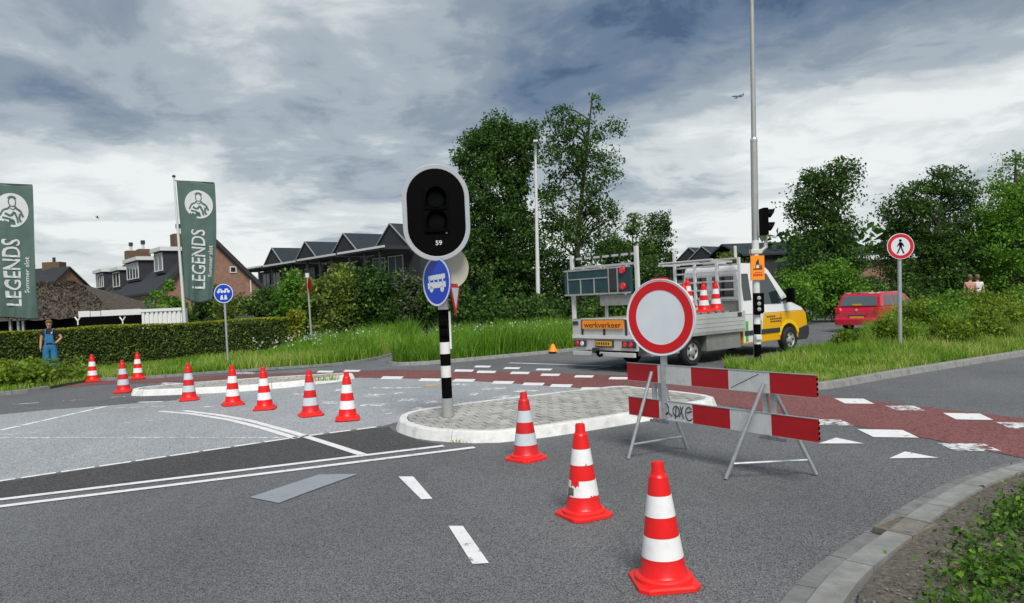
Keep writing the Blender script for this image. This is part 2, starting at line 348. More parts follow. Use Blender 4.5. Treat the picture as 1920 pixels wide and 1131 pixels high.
struct(sheet('red_cycle_crossing', RED, .0055, M['red_asphalt']))

# ---- painted markings (flat on the road)
mk_n = [0]
def marking(name, quads, z=.0085, m='paint', label=None, group='white road markings'):
    b = MB()
    for q in quads:
        pts = [G(*p) for p in q]
        a = sum(pts[i][0] * pts[(i + 1) % len(pts)][1] - pts[(i + 1) % len(pts)][0] * pts[i][1] for i in range(len(pts)))
        if a < 0: pts = pts[::-1]
        b.add([(x, y, z) for x, y in pts], [tuple(range(len(pts)))])
    o = b.build(name, M[m], fix=False); o['kind'] = 'structure'; return o
def strip(a, b, wd, wd2=None):
    (x0, y0), (x1, y1) = a, b; d = math.hypot(x1 - x0, y1 - y0); nx, ny = -(y1 - y0) / d, (x1 - x0) / d; w2 = wd2 or wd
    return [(x0 - nx * wd / 2, y0 - ny * wd / 2), (x1 - nx * w2 / 2, y1 - ny * w2 / 2), (x1 + nx * w2 / 2, y1 + ny * w2 / 2), (x0 + nx * wd / 2, y0 + ny * wd / 2)]
def line(name, pts, wd, z=.0085, m='paint', dash=None):
    """a line painted along ground points; dash=(on, off) in metres"""
    b = MB(); P2 = [Vector((p[0], p[1])) for p in pts]
    segs = []
    if not dash:
        left, right = [], []
        for i, p in enumerate(P2):
            d = (P2[min(i + 1, len(P2) - 1)] - P2[max(i - 1, 0)]).normalized(); n = Vector((-d.y, d.x)) * wd / 2
            left.append(p + n); right.append(p - n)
        for i in range(len(P2) - 1):
            b.add([(*right[i], z), (*right[i + 1], z), (*left[i + 1], z), (*left[i], z)], [(0, 1, 2, 3)])
    else:
        tot = 0; cum = [0]
        for i in range(len(P2) - 1): tot += (P2[i + 1] - P2[i]).length; cum.append(tot)
        def pt(s):
            for i in range(len(P2) - 1):
                if s <= cum[i + 1]: return P2[i].lerp(P2[i + 1], (s - cum[i]) / max(1e-6, cum[i + 1] - cum[i]))
            return P2[-1]
        s = 0
        while s < tot:
            q = strip(pt(s), pt(min(tot, s + dash[0])), wd); b.add([(x, y, z) for x, y in q], [(0, 1, 2, 3)]); s += dash[0] + dash[1]
    o = b.build(name, M[m], fix=False); o['kind'] = 'structure'; return o
def ext(a, b, t): return (a[0] + (b[0] - a[0]) * t, a[1] + (b[1] - a[1]) * t)
A0, A1 = G(0, 938), G(832, 837); line('double_line_marking', [ext(A0, A1, -1.6), A1], .105)
A0, A1 = G(0, 951), G(890, 840); line('double_line_marking', [ext(A0, A1, -1.6), A1], .105)
A0, A1 = G(0, 903), G(562, 820); line('block_line_marking', [ext(A0, A1, -1.2), A1], .085, dash=(.34, .05))
line('block_line_marking', [G(566, 819.5), G(718, 800)], .085, dash=(.3, .09))
line('diagonal_line_marking', [G(300, 772), G(360, 777), G(430, 788), G(490, 803), G(556, 823)], .11)
line('diagonal_line_marking', [G(345, 771), G(410, 779), G(470, 790), G(550, 812), G(610, 831), G(681, 854)], .11)
line('thin_line_marking', [G(-120, 822), G(120, 822), G(300, 822), G(530, 822)], .075, m='paint_worn')
line('block_line_marking', [ext(G(0, 808), G(198, 763), -.35), G(198, 763)], .12, dash=(.4, .05), m='paint')
line('faded_dash_marking', [G(225, 795), G(340, 785)], .06, m='paint_worn', dash=(.5, .12))
line('faded_dash_marking', [G(215, 766), G(330, 762)], .08, m='paint_worn', dash=(.6, .15))
line('faded_dash_marking', [G(0, 817), G(75, 812)], .06, m='paint_worn')
line('lane_dash_marking', [ext(G(0, 761), G(235, 744), -.3), G(0, 761), G(235, 744)], .09, dash=(.5, .45), m='paint_worn')
line('faded_dash_marking', [G(260, 755), G(305, 754)], .12, m='paint')
line('faded_dash_marking', [G(375, 764), G(410, 763)], .12, m='paint_worn')
marking('lane_dash_marking', [[(747, 895), (775, 895), (811, 937), (790, 938)]])
marking('lane_dash_marking', [[(841, 988), (868, 988), (917, 1058), (886, 1060)]])
marking('removed_arrow_marking', [[(468, 934), (523, 945), (575, 925), (672, 890), (598, 891)]], m='paint_grey')
# blocks along the red crossing, near and far row
def blocks(name, cs, w_, h_, sk, m='paint'):
    for (x, y) in cs:
        s = max(.55, (y - 640) / 150)
        marking(name, [[(x - w_ * s + sk * s, y - h_ * s), (x + w_ * s * .75 + sk * s, y - h_ * s * .8), (x + w_ * s - sk * s, y + h_ * s), (x - w_ * s * .75 - sk * s, y + h_ * s * .85)]], m=m)
blocks('crossing_block', [(1815, 782), (1602, 753), (1665, 814)], 42, 7, -8)
blocks('crossing_block', [(1697, 766), (1818, 840), (1555, 793), (1916, 799)], 38, 6, -8, 'paint_worn')
blocks('crossing_block', [(735, 709), (806, 713), (870, 714), (943, 718), (1000, 721), (1052, 724), (1110, 730)], 40, 5.2, 10)
blocks('crossing_block', [(870, 695.5), (912, 698), (975, 700), (1032, 703.5), (1095, 706.5), (1160, 710)], 36, 4.2, 8)
blocks('crossing_block', [(905, 688), (960, 691), (1020, 693.5), (660, 696), (610, 697.5)], 30, 3.4, 8)
blocks('crossing_block', [(320, 720), (460, 700)], 36, 3.5, 8, 'paint_worn')
line('far_road_marking', [G(955, 681), G(1045, 684), G(1130, 687), G(1170, 688)], .12, m='paint')
line('far_road_marking', [G(1105, 692), G(1170, 686)], .12, m='paint_worn')
for q in ([(1535, 833), (1620, 833), (1568, 822)], [(1667, 861), (1760, 860), (1697, 848)]):
    marking('give_way_triangle', [q])
# worn symbols on the pale lane between the cones and the island
for (x, y, w_, h_, m_) in ((700, 742, 22, 3, 'w'), (640, 732, 14, 2.5, 'w'), (745, 738, 12, 2, 'w'), (770, 751, 26, 3, 'w'), (728, 773, 13, 4.5, 'r'), (700, 760, 30, 3, 'w'), (790, 767, 20, 2.5, 'w'), (810, 755, 24, 3, 'w'),
                       (890, 740, 12, 2.5, 'w'), (925, 730, 26, 3, 'w'), (960, 745, 40, 2.5, 'w'), (985, 734, 28, 2.5, 'w'), (1050, 738, 18, 2.5, 'w'), (880, 757, 40, 3, 'w'), (620, 756, 20, 2.5, 'w'), (560, 740, 18, 2, 'w'), (740, 728, 60, 1.6, 'w'), (860, 722, 26, 2, 'w')):
    if m_ == 'w':
        marking('worn_lane_marking', [[(x - w_, y + h_), (x - w_ * .5, y - h_), (x + w_, y - h_ * .7), (x + w_ * .5, y + h_ * .9)]], m='paint_worn')
    else:
        ring = [(x + w_ * math.cos(t), y + h_ * math.sin(t)) for t in np.linspace(0, 2 * math.pi, 17)[:-1]]; inn = [(x + w_ * .7 * math.cos(t), y + h_ * .6 * math.sin(t)) for t in np.linspace(0, 2 * math.pi, 17)[:-1]]
        marking('worn_lane_marking', [[ring[i], ring[(i + 1) % 16], inn[(i + 1) % 16], inn[i]] for i in range(16)], m='paint_worn')
marking('yellow_mark', [[(795, 724), (822, 719), (826, 722), (803, 726)]], m='paint_yellow')

# ---- kerbs made of single stones, pavers laid one by one
def resample(pts, step, closed=False):
    P2 = [Vector(p) for p in (pts + [pts[0]] if closed else pts)]; cum = [0]
    for i in range(len(P2) - 1): cum.append(cum[-1] + (P2[i + 1] - P2[i]).length)
    n = max(1, round(cum[-1] / step)); outp = []
    for k in range(n + 1):
        s = cum[-1] * k / n; i = 0
        while i < len(P2) - 2 and s > cum[i + 1]: i += 1
        outp.append(P2[i].lerp(P2[i + 1], (s - cum[i]) / max(1e-9, cum[i + 1] - cum[i])))
    return outp
def smooth_poly(pts, closed, n=6):
    P2 = [Vector(p) for p in pts]; m = len(P2); res = []
    for i in range(m if closed else m - 1):
        p0, p1, p2, p3 = (P2[(i + k) % m] if closed else P2[min(max(i + k, 0), m - 1)] for k in (-1, 0, 1, 2))
        for t in np.linspace(0, 1, n, endpoint=False):
            res.append(tuple(.5 * ((2 * p1) + (-p0 + p2) * t + (2 * p0 - 5 * p1 + 4 * p2 - p3) * t * t + (-p0 + 3 * p1 - 3 * p2 + p3) * t ** 3)))
    if not closed: res.append(tuple(P2[-1]))
    return res
def kerb(parent, pts, wid, h, slope, length, m, closed=False, name='kerb_stone', side=1, z0=-.02, gap=.006, sub=3):
    """stones along pts; the kerb lies on the left (side=1) of the path; the outer face slopes by `slope`"""
    cl = resample(pts, length / sub, closed); n = len(cl) - 1
    def nrm(i):
        a = cl[(i - 1) % n] if closed else cl[max(i - 1, 0)]; b = cl[(i + 1) % n] if closed else cl[min(i + 1, n)]
        d = (b - a).normalized(); return d, Vector((-d.y, d.x)) * side
    for s in range(0, n, sub):
        b = MB(); e = min(n, s + sub); vs_ = []; fs = []
        for i in range(s, e + 1):
            d, nn = nrm(i % n if closed else i); p = cl[i] + d * (gap if i == s else (-gap if i == e else 0))
            for off, zz in ((0, z0), (slope, h - .012), (slope + .012, h), (wid, h), (wid, z0)):
                q = p + nn * off; vs_.append((q.x, q.y, zz))
        k = e - s + 1
        for i in range(k - 1):
            for j in range(4): fs.append((i * 5 + j, i * 5 + j + 1, (i + 1) * 5 + j + 1, (i + 1) * 5 + j))
        fs += [tuple(range(5)), tuple(range((k - 1) * 5, k * 5))]
        b.add(vs_, fs); b.build(name, M[m], parent)
def clip_poly(poly, clip):
    o = poly
    for i in range(len(clip)):
        a, b = clip[i], clip[(i + 1) % len(clip)]; inp, o = o, []
        f = lambda p: (b[0] - a[0]) * (p[1] - a[1]) - (b[1] - a[1]) * (p[0] - a[0])
        for j in range(len(inp)):
            p, q = inp[j], inp[(j + 1) % len(inp)]; fp, fq = f(p), f(q)
            if fp >= 0: o.append(p)
            if fp * fq < 0: t = fp / (fp - fq); o.append((p[0] + (q[0] - p[0]) * t, p[1] + (q[1] - p[1]) * t))
        if len(o) < 3: return []
    return o
def hull(pts):
    pts = sorted(set((round(a, 4), round(b, 4)) for a, b in pts)); lo, up = [], []
    for lst, it in ((lo, pts), (up, pts[::-1])):
        for p in it:
            while len(lst) >= 2 and (lst[-1][0] - lst[-2][0]) * (p[1] - lst[-2][1]) - (lst[-1][1] - lst[-2][1]) * (p[0] - lst[-2][0]) <= 0: lst.pop()
            lst.append(p)
    return lo[:-1] + up[:-1]
def inset(pts, d):
    P2 = [Vector(p) for p in pts]; n = len(P2); o = []
    for i in range(n):
        e = (P2[(i + 1) % n] - P2[i - 1]).normalized(); o.append(tuple(P2[i] + Vector((-e.y, e.x)) * d))
    return o
def island(name, outline, ang, h, tile, kerb_w=.17, length=.95, km='kerb_white'):
    root = struct(thing(name)); o = smooth_poly(hull(outline), True, 5)
    kerb(root, [tuple(p) for p in o], kerb_w, h, .055, length, km, closed=True)
    inn = hull(inset(o, kerb_w + .02))
    MB().prism(hull(inset(o, kerb_w + .003)), -.02, h - .03).build('paving_bed', M['joint'], root)
    c, s = math.cos(ang), math.sin(ang); cx = sum(p[0] for p in inn) / len(inn); cy = sum(p[1] for p in inn) / len(inn)
    nmax = int(6 / tile); shared = {}
    for i in range(-nmax, nmax):
        for j in range(-nmax, nmax):
            ox = (i + (.5 if j % 2 else 0)) * tile; oy = j * tile; g = .008
            sq = [(ox + g, oy + g), (ox + tile - g, oy + g), (ox + tile - g, oy + tile - g), (ox + g, oy + tile - g)]
            wq = [(cx + x * c - y * s, cy + x * s + y * c) for x, y in sq]; cp = clip_poly(wq, inn)
            if len(cp) < 3: continue
            ar = abs(sum(cp[k][0] * cp[(k + 1) % len(cp)][1] - cp[(k + 1) % len(cp)][0] * cp[k][1] for k in range(len(cp)))) / 2
            if ar < .12 * tile * tile: continue
            dz = random.uniform(-.004, .004); mk = M[random.choice(['paver', 'paver', 'paver', 'paver2', 'paver3'])]
            if ar > .93 * tile * tile:
                if mk.name not in shared:
                    t = MB().box(0, tile - 2 * g, 0, tile - 2 * g, -.05, 0); shared[mk.name] = t
                    ob = t.build('paver', mk, root, bevel=.005); shared[mk.name] = ob.data
                else: ob = link('paver', shared[mk.name], None, root)
                ob.location = (wq[0][0], wq[0][1], h - .002 + dz); ob.rotation_euler = (random.uniform(-.008, .008), random.uniform(-.008, .008), ang)
            else:
                MB().prism(cp, h - .05, h - .002 + dz).build('paver', mk, root)
    return root
ISL1 = [(-1.79, 10.75), (-1.72, 10.2), (-1.55, 9.85), (-1.2, 9.42), (-.55, 9.08), (-.08, 9.09), (.77, 9.47), (1.73, 10.14), (2.75, 10.72), (3.12, 11.15), (2.95, 11.75), (2.1, 12.95), (1.75, 13.12), (1.2, 12.65), (-.16, 12.2), (-1.25, 11.55), (-1.65, 11.2)]
island('traffic_island', ISL1, R_(24), .14, .2)
ISL2 = [(-8.75, 16.35), (-8.3, 16.0), (-6.4, 15.98), (-5.2, 16.4), (-4.4, 17.05), (-3.95, 17.75), (-4.2, 18.12), (-5.0, 18.1), (-7.0, 17.7), (-8.4, 17.1), (-8.8, 16.7)]
island('far_traffic_island', ISL2, R_(10), .13, .3)

# ---- verges (raised ground behind kerbs)
def verge(name, poly, h, m):
    o = MB().prism(poly, -.02, h).build(name, M[m]); return struct(o)
V_LEFT = [(-40, 13.2), (-15.5, 16.6), G(0, 741), (-12.0, 18.6), (-11.9, 20.35), (-10.5, 20.35), (-7.6, 21.25), (-5.6, 21.95), (-4.7, 23.4), (-4.3, 26), (-4.3, 34), (-40, 60), (-60, 60), (-60, 13)]
V_FAR = [(-3.4, 20.95), (-2.6, 20.95), (-1.0, 21.8), (1.7, 23.5), (4.5, 25.8), (9.5, 31), (13, 37), (18, 48), (18, 60), (-3.2, 60), (-3.1, 27), (-3.3, 23.5), (-3.7, 21.6)]
V_RIGHT = [(5.2, 12.62), (7.44, 13.99), (11.44, 16.44), (18, 20.4), (25, 24.7), (60, 45), (60, 60), (30, 52), (22, 40), (17.0, 31.5), (13.4, 25.6), (9.6, 20.2), (5.6, 17.0), (4.7, 16.2), (4.5, 15.2), (4.6, 14.2), (4.86, 13.15)]
V_NEAR = [(1.0, 3.0), (1.62, 3.6), (1.92, 4.12), (2.2, 4.45), (2.72, 5.0), (3.38, 5.62), (4.18, 6.28), (5.1, 6.78), (6.5, 7.2), (9, 7.9), (20, 12), (30, 12), (30, -3), (1.0, -3)]
verge('left_verge', V_LEFT, .07, 'verge'); verge('far_verge', V_FAR, .07, 'verge'); verge('right_verge', V_RIGHT, .08, 'verge'); verge('near_planting_bed', V_NEAR, .035, 'soil')
struct(sheet('side_path', [(-11.0, 20.2), (-8.5, 20.36), (-4.63, 19.92), (-2.97, 19.62), (-3.2, 21.2), (-3.0, 27), (-3.0, 34), (-4.5, 34), (-4.5, 23.5), (-5.6, 21.7), (-7.6, 21.0)], .0025, M['path_asphalt']))
kr = struct(thing('kerb')); kerb(kr, smooth_poly([(4.5, 14.2), (4.72, 13.1), (5.2, 12.38), (7.52, 13.84), (11.53, 16.29), (18, 20.2), (25, 24.4)], False, 4), .15, .12, .02, 1.0, 'concrete')
kr = struct(thing('kerb')); kerb(kr, smooth_poly([(-3.75, 21.4), (-3.4, 20.9), (-2.6, 20.9), (-1.0, 21.72), (1.7, 23.42), (4.5, 25.7)], False, 4), .15, .1, .02, 1.0, 'concrete')
kr = struct(thing('kerb')); kerb(kr, smooth_poly([(-20, 15.8), (-15.5, 16.5), tuple(Vector(G(0, 742))), (-11.95, 18.5)], False, 4), .16, .09, .02, 1.0, 'concrete_dark')
kr = struct(thing('kerb')); kerb(kr, smooth_poly([(-11.9, 20.3), (-10.5, 20.3), (-7.6, 21.2), (-5.55, 21.9), (-4.62, 23.4), (-4.22, 26), (-4.2, 33)], False, 4), .12, .08, .02, 1.0, 'concrete_dark')
NEARC = smooth_poly([(.95, 3.35), (1.3, 3.9), (1.58, 4.28), (1.88, 4.63), (2.46, 5.19), (3.13, 5.83), (3.96, 6.5), (4.97, 7.06), (6.4, 7.5), (9, 8.2)], False, 5)
kr = struct(thing('kerb')); kerb(kr, NEARC, .135, .012, .0, .6, 'concrete_dark', side=-1, name='gutter_stone')
kerb(kr, [tuple(Vector(p)) for p in inset([(0, 0)] + NEARC, -.142)[1:-1]], .19, .055, .012, .8, 'concrete', side=-1)

# ================================================================== VEGETATION
def blades(name, poly, n, h0, h1, wd, m, z=.07, keep=None, lean=.75, label=None, cat='grass', hfun=None):
    P = np.array(poly); mn, mxx = P.min(0), P.max(0); pts = np.zeros((0, 2))
    while len(pts) < n:
        c = rng.uniform(mn, mxx, (n * 2, 2)); ins = np.zeros(len(c), bool); j = len(P) - 1
        for i in range(len(P)):
            xi, yi, xj, yj = *P[i], *P[j]
            ins ^= ((yi > c[:, 1]) != (yj > c[:, 1])) & (c[:, 0] < (xj - xi) * (c[:, 1] - yi) / (yj - yi + 1e-12) + xi); j = i
        c = c[ins]
        if keep is not None: c = c[keep(c)]
        pts = np.vstack([pts, c])
    pts = pts[:n]
    cl = np.sin(pts[:, 0] * 2.1 + 1.3 * np.sin(pts[:, 1] * 1.7)) * np.cos(pts[:, 1] * 2.7 + np.sin(pts[:, 0] * 1.1))
    cl2 = np.sin(pts[:, 0] * .83 + 2) * np.sin(pts[:, 1] * .61 + .4 * pts[:, 0]); h = rng.uniform(h0, h1, n) ** 1.3 * h1 ** -.3 * (1 + .38 * cl + .22 * cl2)
    if hfun is not None: h *= hfun(pts)
    a = rng.uniform(0, 2 * np.pi, n); b = rng.uniform(0, 2 * np.pi, n); ln = rng.uniform(.05, lean, n) * h
    wx, wy = np.cos(a) * wd / 2, np.sin(a) * wd / 2; wv = rng.uniform(.6, 1.4, n)
    wx *= wv; wy *= wv
    base = np.c_[pts, np.full(n, z)]
    off = lambda k, t, zf: np.c_[k * wx + np.cos(b) * ln * t, k * wy + np.sin(b) * ln * t, h * zf]
    V = np.stack([base + off(-1, 0, 0), base + off(1, 0, 0), base + off(.75, .35, .55), base + off(-.75, .35, .55), base + off(.1, 1, 1), base + off(-.1, 1, 1)], 1).reshape(-1, 3)
    i = np.arange(n)[:, None] * 6
    Q = np.concatenate([i + np.array([[0, 1, 2, 3]]), i + np.array([[3, 2, 4, 5]])], 0)
    r = np.clip(.42 + .2 * cl - .22 * cl2 + rng.normal(0, .22, n), 0, 1); r = np.concatenate([r, np.clip(r + .08, 0, 1)])
    o = np_mesh(name, V, Q, M[m], None, r); return tag(o, label, cat, None, 'stuff')
def leaves(C, size, aspect=.6, up=.3, nrm=None, jitter=.6):
    """one folded leaf of two faces per centre"""
    n = len(C); d = rng.normal(size=(n, 3)); d[:, 2] -= .25; d /= np.linalg.norm(d, axis=1)[:, None]
    q = rng.normal(size=(n, 3)) * jitter; q[:, 2] += up
    if nrm is not None: q += nrm
    s = np.cross(d, q); s /= np.linalg.norm(s, axis=1)[:, None] + 1e-9
    nn = np.cross(s, d)
    L_ = (size * rng.uniform(.6, 1.35, n))[:, None]; W_ = L_ * aspect * .5
    t = C + d * L_ * .5; b = C - d * L_ * .5; l = C + s * W_ + nn * L_ * .12 - d * L_ * .05; r = C - s * W_ + nn * L_ * .12 - d * L_ * .05
    V = np.stack([b, r, t, l], 1).reshape(-1, 3); i = np.arange(n)[:, None] * 4
    return V, i + np.array([[0, 1, 2, 3]])
def in_ellipsoids(els, n, shell=.55):
    wts = np.array([e[3] * e[4] * e[5] for e in els]) ** .7; wts /= wts.sum(); k = rng.choice(len(els), n, p=wts); E_ = np.array(els)[k]
    d = rng.normal(size=(n, 3)); d /= np.linalg.norm(d, axis=1)[:, None]; r = rng.uniform(shell ** 3, 1, n) ** (1 / 3)
    return E_[:, :3] + d * r[:, None] * E_[:, 3:6]
def crown_mesh(els, nclump, per, spread, size, shell=.5, droop=0):
    cc = in_ellipsoids(els, nclump, shell); tone = rng.normal(0, .13, nclump)
    k = np.repeat(np.arange(nclump), per); off = np.clip(rng.normal(size=(len(k), 3)), -1.7, 1.7) * spread * rng.uniform(.5, 1.3, nclump)[k][:, None]
    off[:, 2] *= .75; off[:, 2] -= droop * np.abs(off[:, 0]) 
    C = cc[k] + off; V, Q = leaves(C, size)
    r = np.clip(.42 + tone[k] + rng.normal(0, .19, len(k)), 0, 1)
    return V, Q, r, cc
def tree(name, base, els, trunk_r, nclump, per, spread, size, m, label, group='trees', shell=.5, nb=26, fork=.35, droop=0):
    root = thing(name, base, 0, label, 'tree', group)
    V, Q, r, cc = crown_mesh(els, int(nclump * 1.35), int(per * 1.7), spread * .9, size * .66, shell, droop)
    np_mesh('crown', V, Q, M[m], root, r)
    b = MB(); top = max(e[2] + e[5] * .6 for e in els); ax = lambda t: Vector((math.sin(t * 5 + base[0]) * .12 * t, math.cos(t * 4) * .1 * t, top * t))
    tip = Vector(max(els, key=lambda e: e[2])[:3]); 
    ax2 = lambda t: ax(t).lerp(Vector((tip.x, tip.y, top * t)), t ** 1.5)
    b.tube([ax2(t) for t in np.linspace(0, 1, 9)], [trunk_r * (1 - .88 * t) + .012 for t in np.linspace(0, 1, 9)], 8)
    for c in cc[rng.choice(len(cc), min(nb, len(cc)), replace=False)]:
        c = Vector(c); t0 = min(.95, max(fork * .5, (c.z - .45 * math.hypot(c.x, c.y) - .6) / top)); s = ax2(t0); mid = s.lerp(c, .5) + Vector((0, 0, .12 * (c - s).length))
        b.tube([s, mid, c], [trunk_r * (1 - .8 * t0) * .45 + .01, .02 + trunk_r * .12, .01], 5, cap=False)
    b.build('trunk', M['bark'], root, smooth=True, fix=False)
    return root
def ell_px(base, D, lst):
    """crown lobes given as seen: (px, py, half width px, half height px, depth factor)"""
    k = F_PX / D; res = []
    for (px, py, rx, ry, *dd) in lst:
        p = at(px, py, D); res.append((p.x - base[0], (dd[0] if dd else 0), p.z - base[2], rx / k, max(rx, ry * .5) / k * .85, ry / k))
    return res
def px_tree(name, bpx, bpy, D, lst, *a, **k):
    p = at(bpx, bpy, D); base = (p.x, D, 0); return tree(name, base, ell_px(base, D, lst), *a, **k)
px_tree('tree', 940, 620, 41, [(930, 262, 45, 40), (960, 290, 50, 55), (905, 300, 48, 45), (925, 370, 72, 70), (935, 450, 88, 80), (930, 530, 95, 70), (985, 250, 22, 26), (895, 268, 26, 24)],
        .26, 430, 62, .34, .27, 'lf_dark', 'tall dense dark green tree left of the white lamp post', nb=20)
px_tree('tree', 1080, 620, 41, [(1052, 225, 30, 35), (1112, 190, 16, 26), (1085, 255, 52, 42), (1142, 240, 18, 12), (1050, 300, 45, 50), (1115, 320, 48, 45), (1060, 390, 62, 55), (1125, 400, 42, 35), (1065, 470, 78, 55), (1070, 545, 88, 55), (1010, 520, 40, 60)],
        .2, 240, 40, .36, .26, 'lf_dark', 'tallest tree, loose crown with drooping twigs right of the white lamp post', nb=46, droop=.2)
px_tree('tree', 1190, 600, 46, [(1187, 420, 14, 22), (1190, 455, 30, 28), (1175, 500, 45, 40), (1150, 470, 36, 30), (1210, 520, 36, 40)],
        .12, 120, 48, .32, .26, 'lf_mid', 'small tree above the left rear of the white truck', nb=14)
px_tree('tree', 1240, 600, 48, [(1238, 414, 20, 14), (1234, 450, 24, 22), (1232, 490, 30, 34), (1228, 540, 36, 40)],
        .1, 90, 46, .3, .26, 'lf_dark', 'slim small tree with a tuft on top behind the truck bed', nb=12)
px_tree('tree', 1545, 610, 40, [(1553, 330, 44, 30), (1590, 325, 26, 22), (1525, 355, 36, 30), (1550, 385, 58, 36), (1500, 395, 24, 18), (1550, 440, 62, 36), (1545, 490, 70, 36)],
        .2, 190, 36, .38, .26, 'lf_dark', 'lone airy tree with forked top behind the front of the truck', nb=46)
px_tree('tree', 1745, 600, 43, [(1775, 345, 38, 30), (1730, 365, 40, 30), (1690, 400, 40, 34), (1800, 375, 30, 30), (1750, 420, 74, 42), (1710, 480, 70, 44), (1780, 480, 60, 44), (1735, 535, 85, 35), (1822, 350, 14, 10)],
        .22, 280, 44, .38, .26, 'lf_dark', 'broad dark tree behind the round pedestrian sign', nb=40)
px_tree('tree', 1900, 600, 42, [(1905, 302, 20, 14), (1890, 350, 40, 28), (1940, 350, 50, 40), (1870, 395, 48, 36), (1920, 420, 70, 50), (1870, 470, 60, 50), (1900, 530, 80, 40), (1975, 480, 60, 80)],
        .24, 280, 50, .38, .26, 'lf_bright', 'large leafy tree at the right edge of the picture', nb=30)
def bush(px, top, wpx, D, m, label, size=.2, dens=1.0, group='shrubs', base_y=None, name='shrub', tall=1.0):
    p = at(px, top, D); h = p.z; k = F_PX / D; rx = wpx / k; root = thing(name, (p.x, D, 0), 0, label, 'shrub', group)
    els = [(0, 0, h * .5, rx, rx * .8, h * .5)]
    for _ in range(6):
        a = random.uniform(0, 6.28); els.append((math.cos(a) * rx * .55, math.sin(a) * rx * .4, h * random.uniform(.3, .74), rx * .5, rx * .5, h * .27))
    n = int(min(260, max(30, 26 * rx * h * dens))); V, Q, r, cc = crown_mesh(els, n, 85, .24 if rx > 1 else .16, size * .8, .45)
    V[:, 2] = np.maximum(V[:, 2], .05); np_mesh('foliage', V, Q, M[m], root, r)
    b = MB()
    for c in cc[rng.choice(len(cc), min(10, len(cc)), replace=False)]: b.tube([(c[0] * .15, c[1] * .15, 0), (c[0] * .5, c[1] * .5, c[2] * .6), tuple(c)], [.03, .02, .008], 5, cap=False)
    b.build('stem', M['bark'], root, fix=False); return root
for (px, top, wd, D, m, lb) in (
    (310, 527, 34, 36, 'lf_bright', 'bright green shrub left of the second flag pole'),
    (385, 528, 30, 38, 'lf_mid', 'green shrub hanging below the second flag'),
    (440, 548, 40, 36, 'lf_olive', 'low shrub right of the blue cycle sign'),
    (500, 538, 42, 36, 'lf_mid', 'shrub below the leftmost modern house'),
    (560, 512, 40, 35, 'lf_bright', 'rounded shrub just left of the thin leaning post'),
    (625, 482, 56, 34, 'lf_olive', 'tall broad shrub right of the thin leaning post'),
    (702, 498, 44, 34, 'lf_dark', 'dark rounded shrub in front of the modern houses'),
    (765, 512, 44, 35, 'lf_grey', 'greyish shrub left of the bus lane signal'),
    (836, 520, 48, 34, 'lf_dark', 'dark shrub behind the blue bus sign'),
    (905, 545, 56, 34, 'lf_dark', 'dark low shrub at the foot of the dense tree'),
    (985, 555, 52, 35, 'lf_mid', 'green shrub at the foot of the white lamp post'),
    (1060, 570, 50, 36, 'lf_dark', 'dark shrub left of the truck tail'),
    (1140, 560, 60, 37, 'lf_dark', 'dark shrub behind the truck bed'),
    (1220, 545, 50, 40, 'lf_dark', 'dark shrub seen behind the round white sign'),
    (1490, 505, 40, 34, 'lf_bright', 'bright shrub just behind the truck windscreen'),
    (1560, 488, 56, 35, 'lf_bright', 'bright green shrub above the red car'),
    (1625, 520, 40, 38, 'lf_mid', 'shrub left of the pedestrian sign post'),
    (1700, 535, 50, 38, 'lf_dark', 'dark shrub right of the pedestrian sign post'),
    (1375, 462, 30, 60, 'lf_olive', 'far olive tree crown left of the tall grey mast')):
    bush(px, top, wd, D, m, lb)
bush(552, 560, 10, 31, 'lf_hedge_top', 'narrow yellow conifer at the end of the clipped hedge', .14, 2, name='conifer')
# unclipped hedge plants in the right verge
for i, (px, top, wd, D, m) in enumerate(((1672, 600, 32, 18, 'lf_verge'), (1728, 562, 40, 21.5, 'lf_verge'), (1770, 552, 50, 21.5, 'lf_bright'), (1830, 545, 52, 22, 'lf_verge'), (1885, 540, 48, 22, 'lf_verge'), (1945, 535, 50, 22.5, 'lf_bright'), (1850, 580, 40, 18.5, 'lf_verge'), (1920, 570, 44, 19, 'lf_verge'), (1785, 598, 44, 17.8, 'lf_verge'), (1590, 618, 12, 19, 'lf_verge'))):
    bush(px, top, wd, D, m, ['leafy verge shrub growing round the pedestrian sign post', 'olive verge shrub at the bonnet of the red car', 'taller bright verge shrub right of the red car', 'olive verge shrub below the two distant walkers', 'olive verge shrub left of the right picture edge', 'bright verge shrub cut by the right picture edge',
         'low front verge shrub below the far lamp post', 'low front verge shrub at the right picture edge', 'low front verge shrub right of the pedestrian sign', 'small verge shrub behind the bumper of the red car'][i], .10, 3.2, 'shrubs in the right verge')
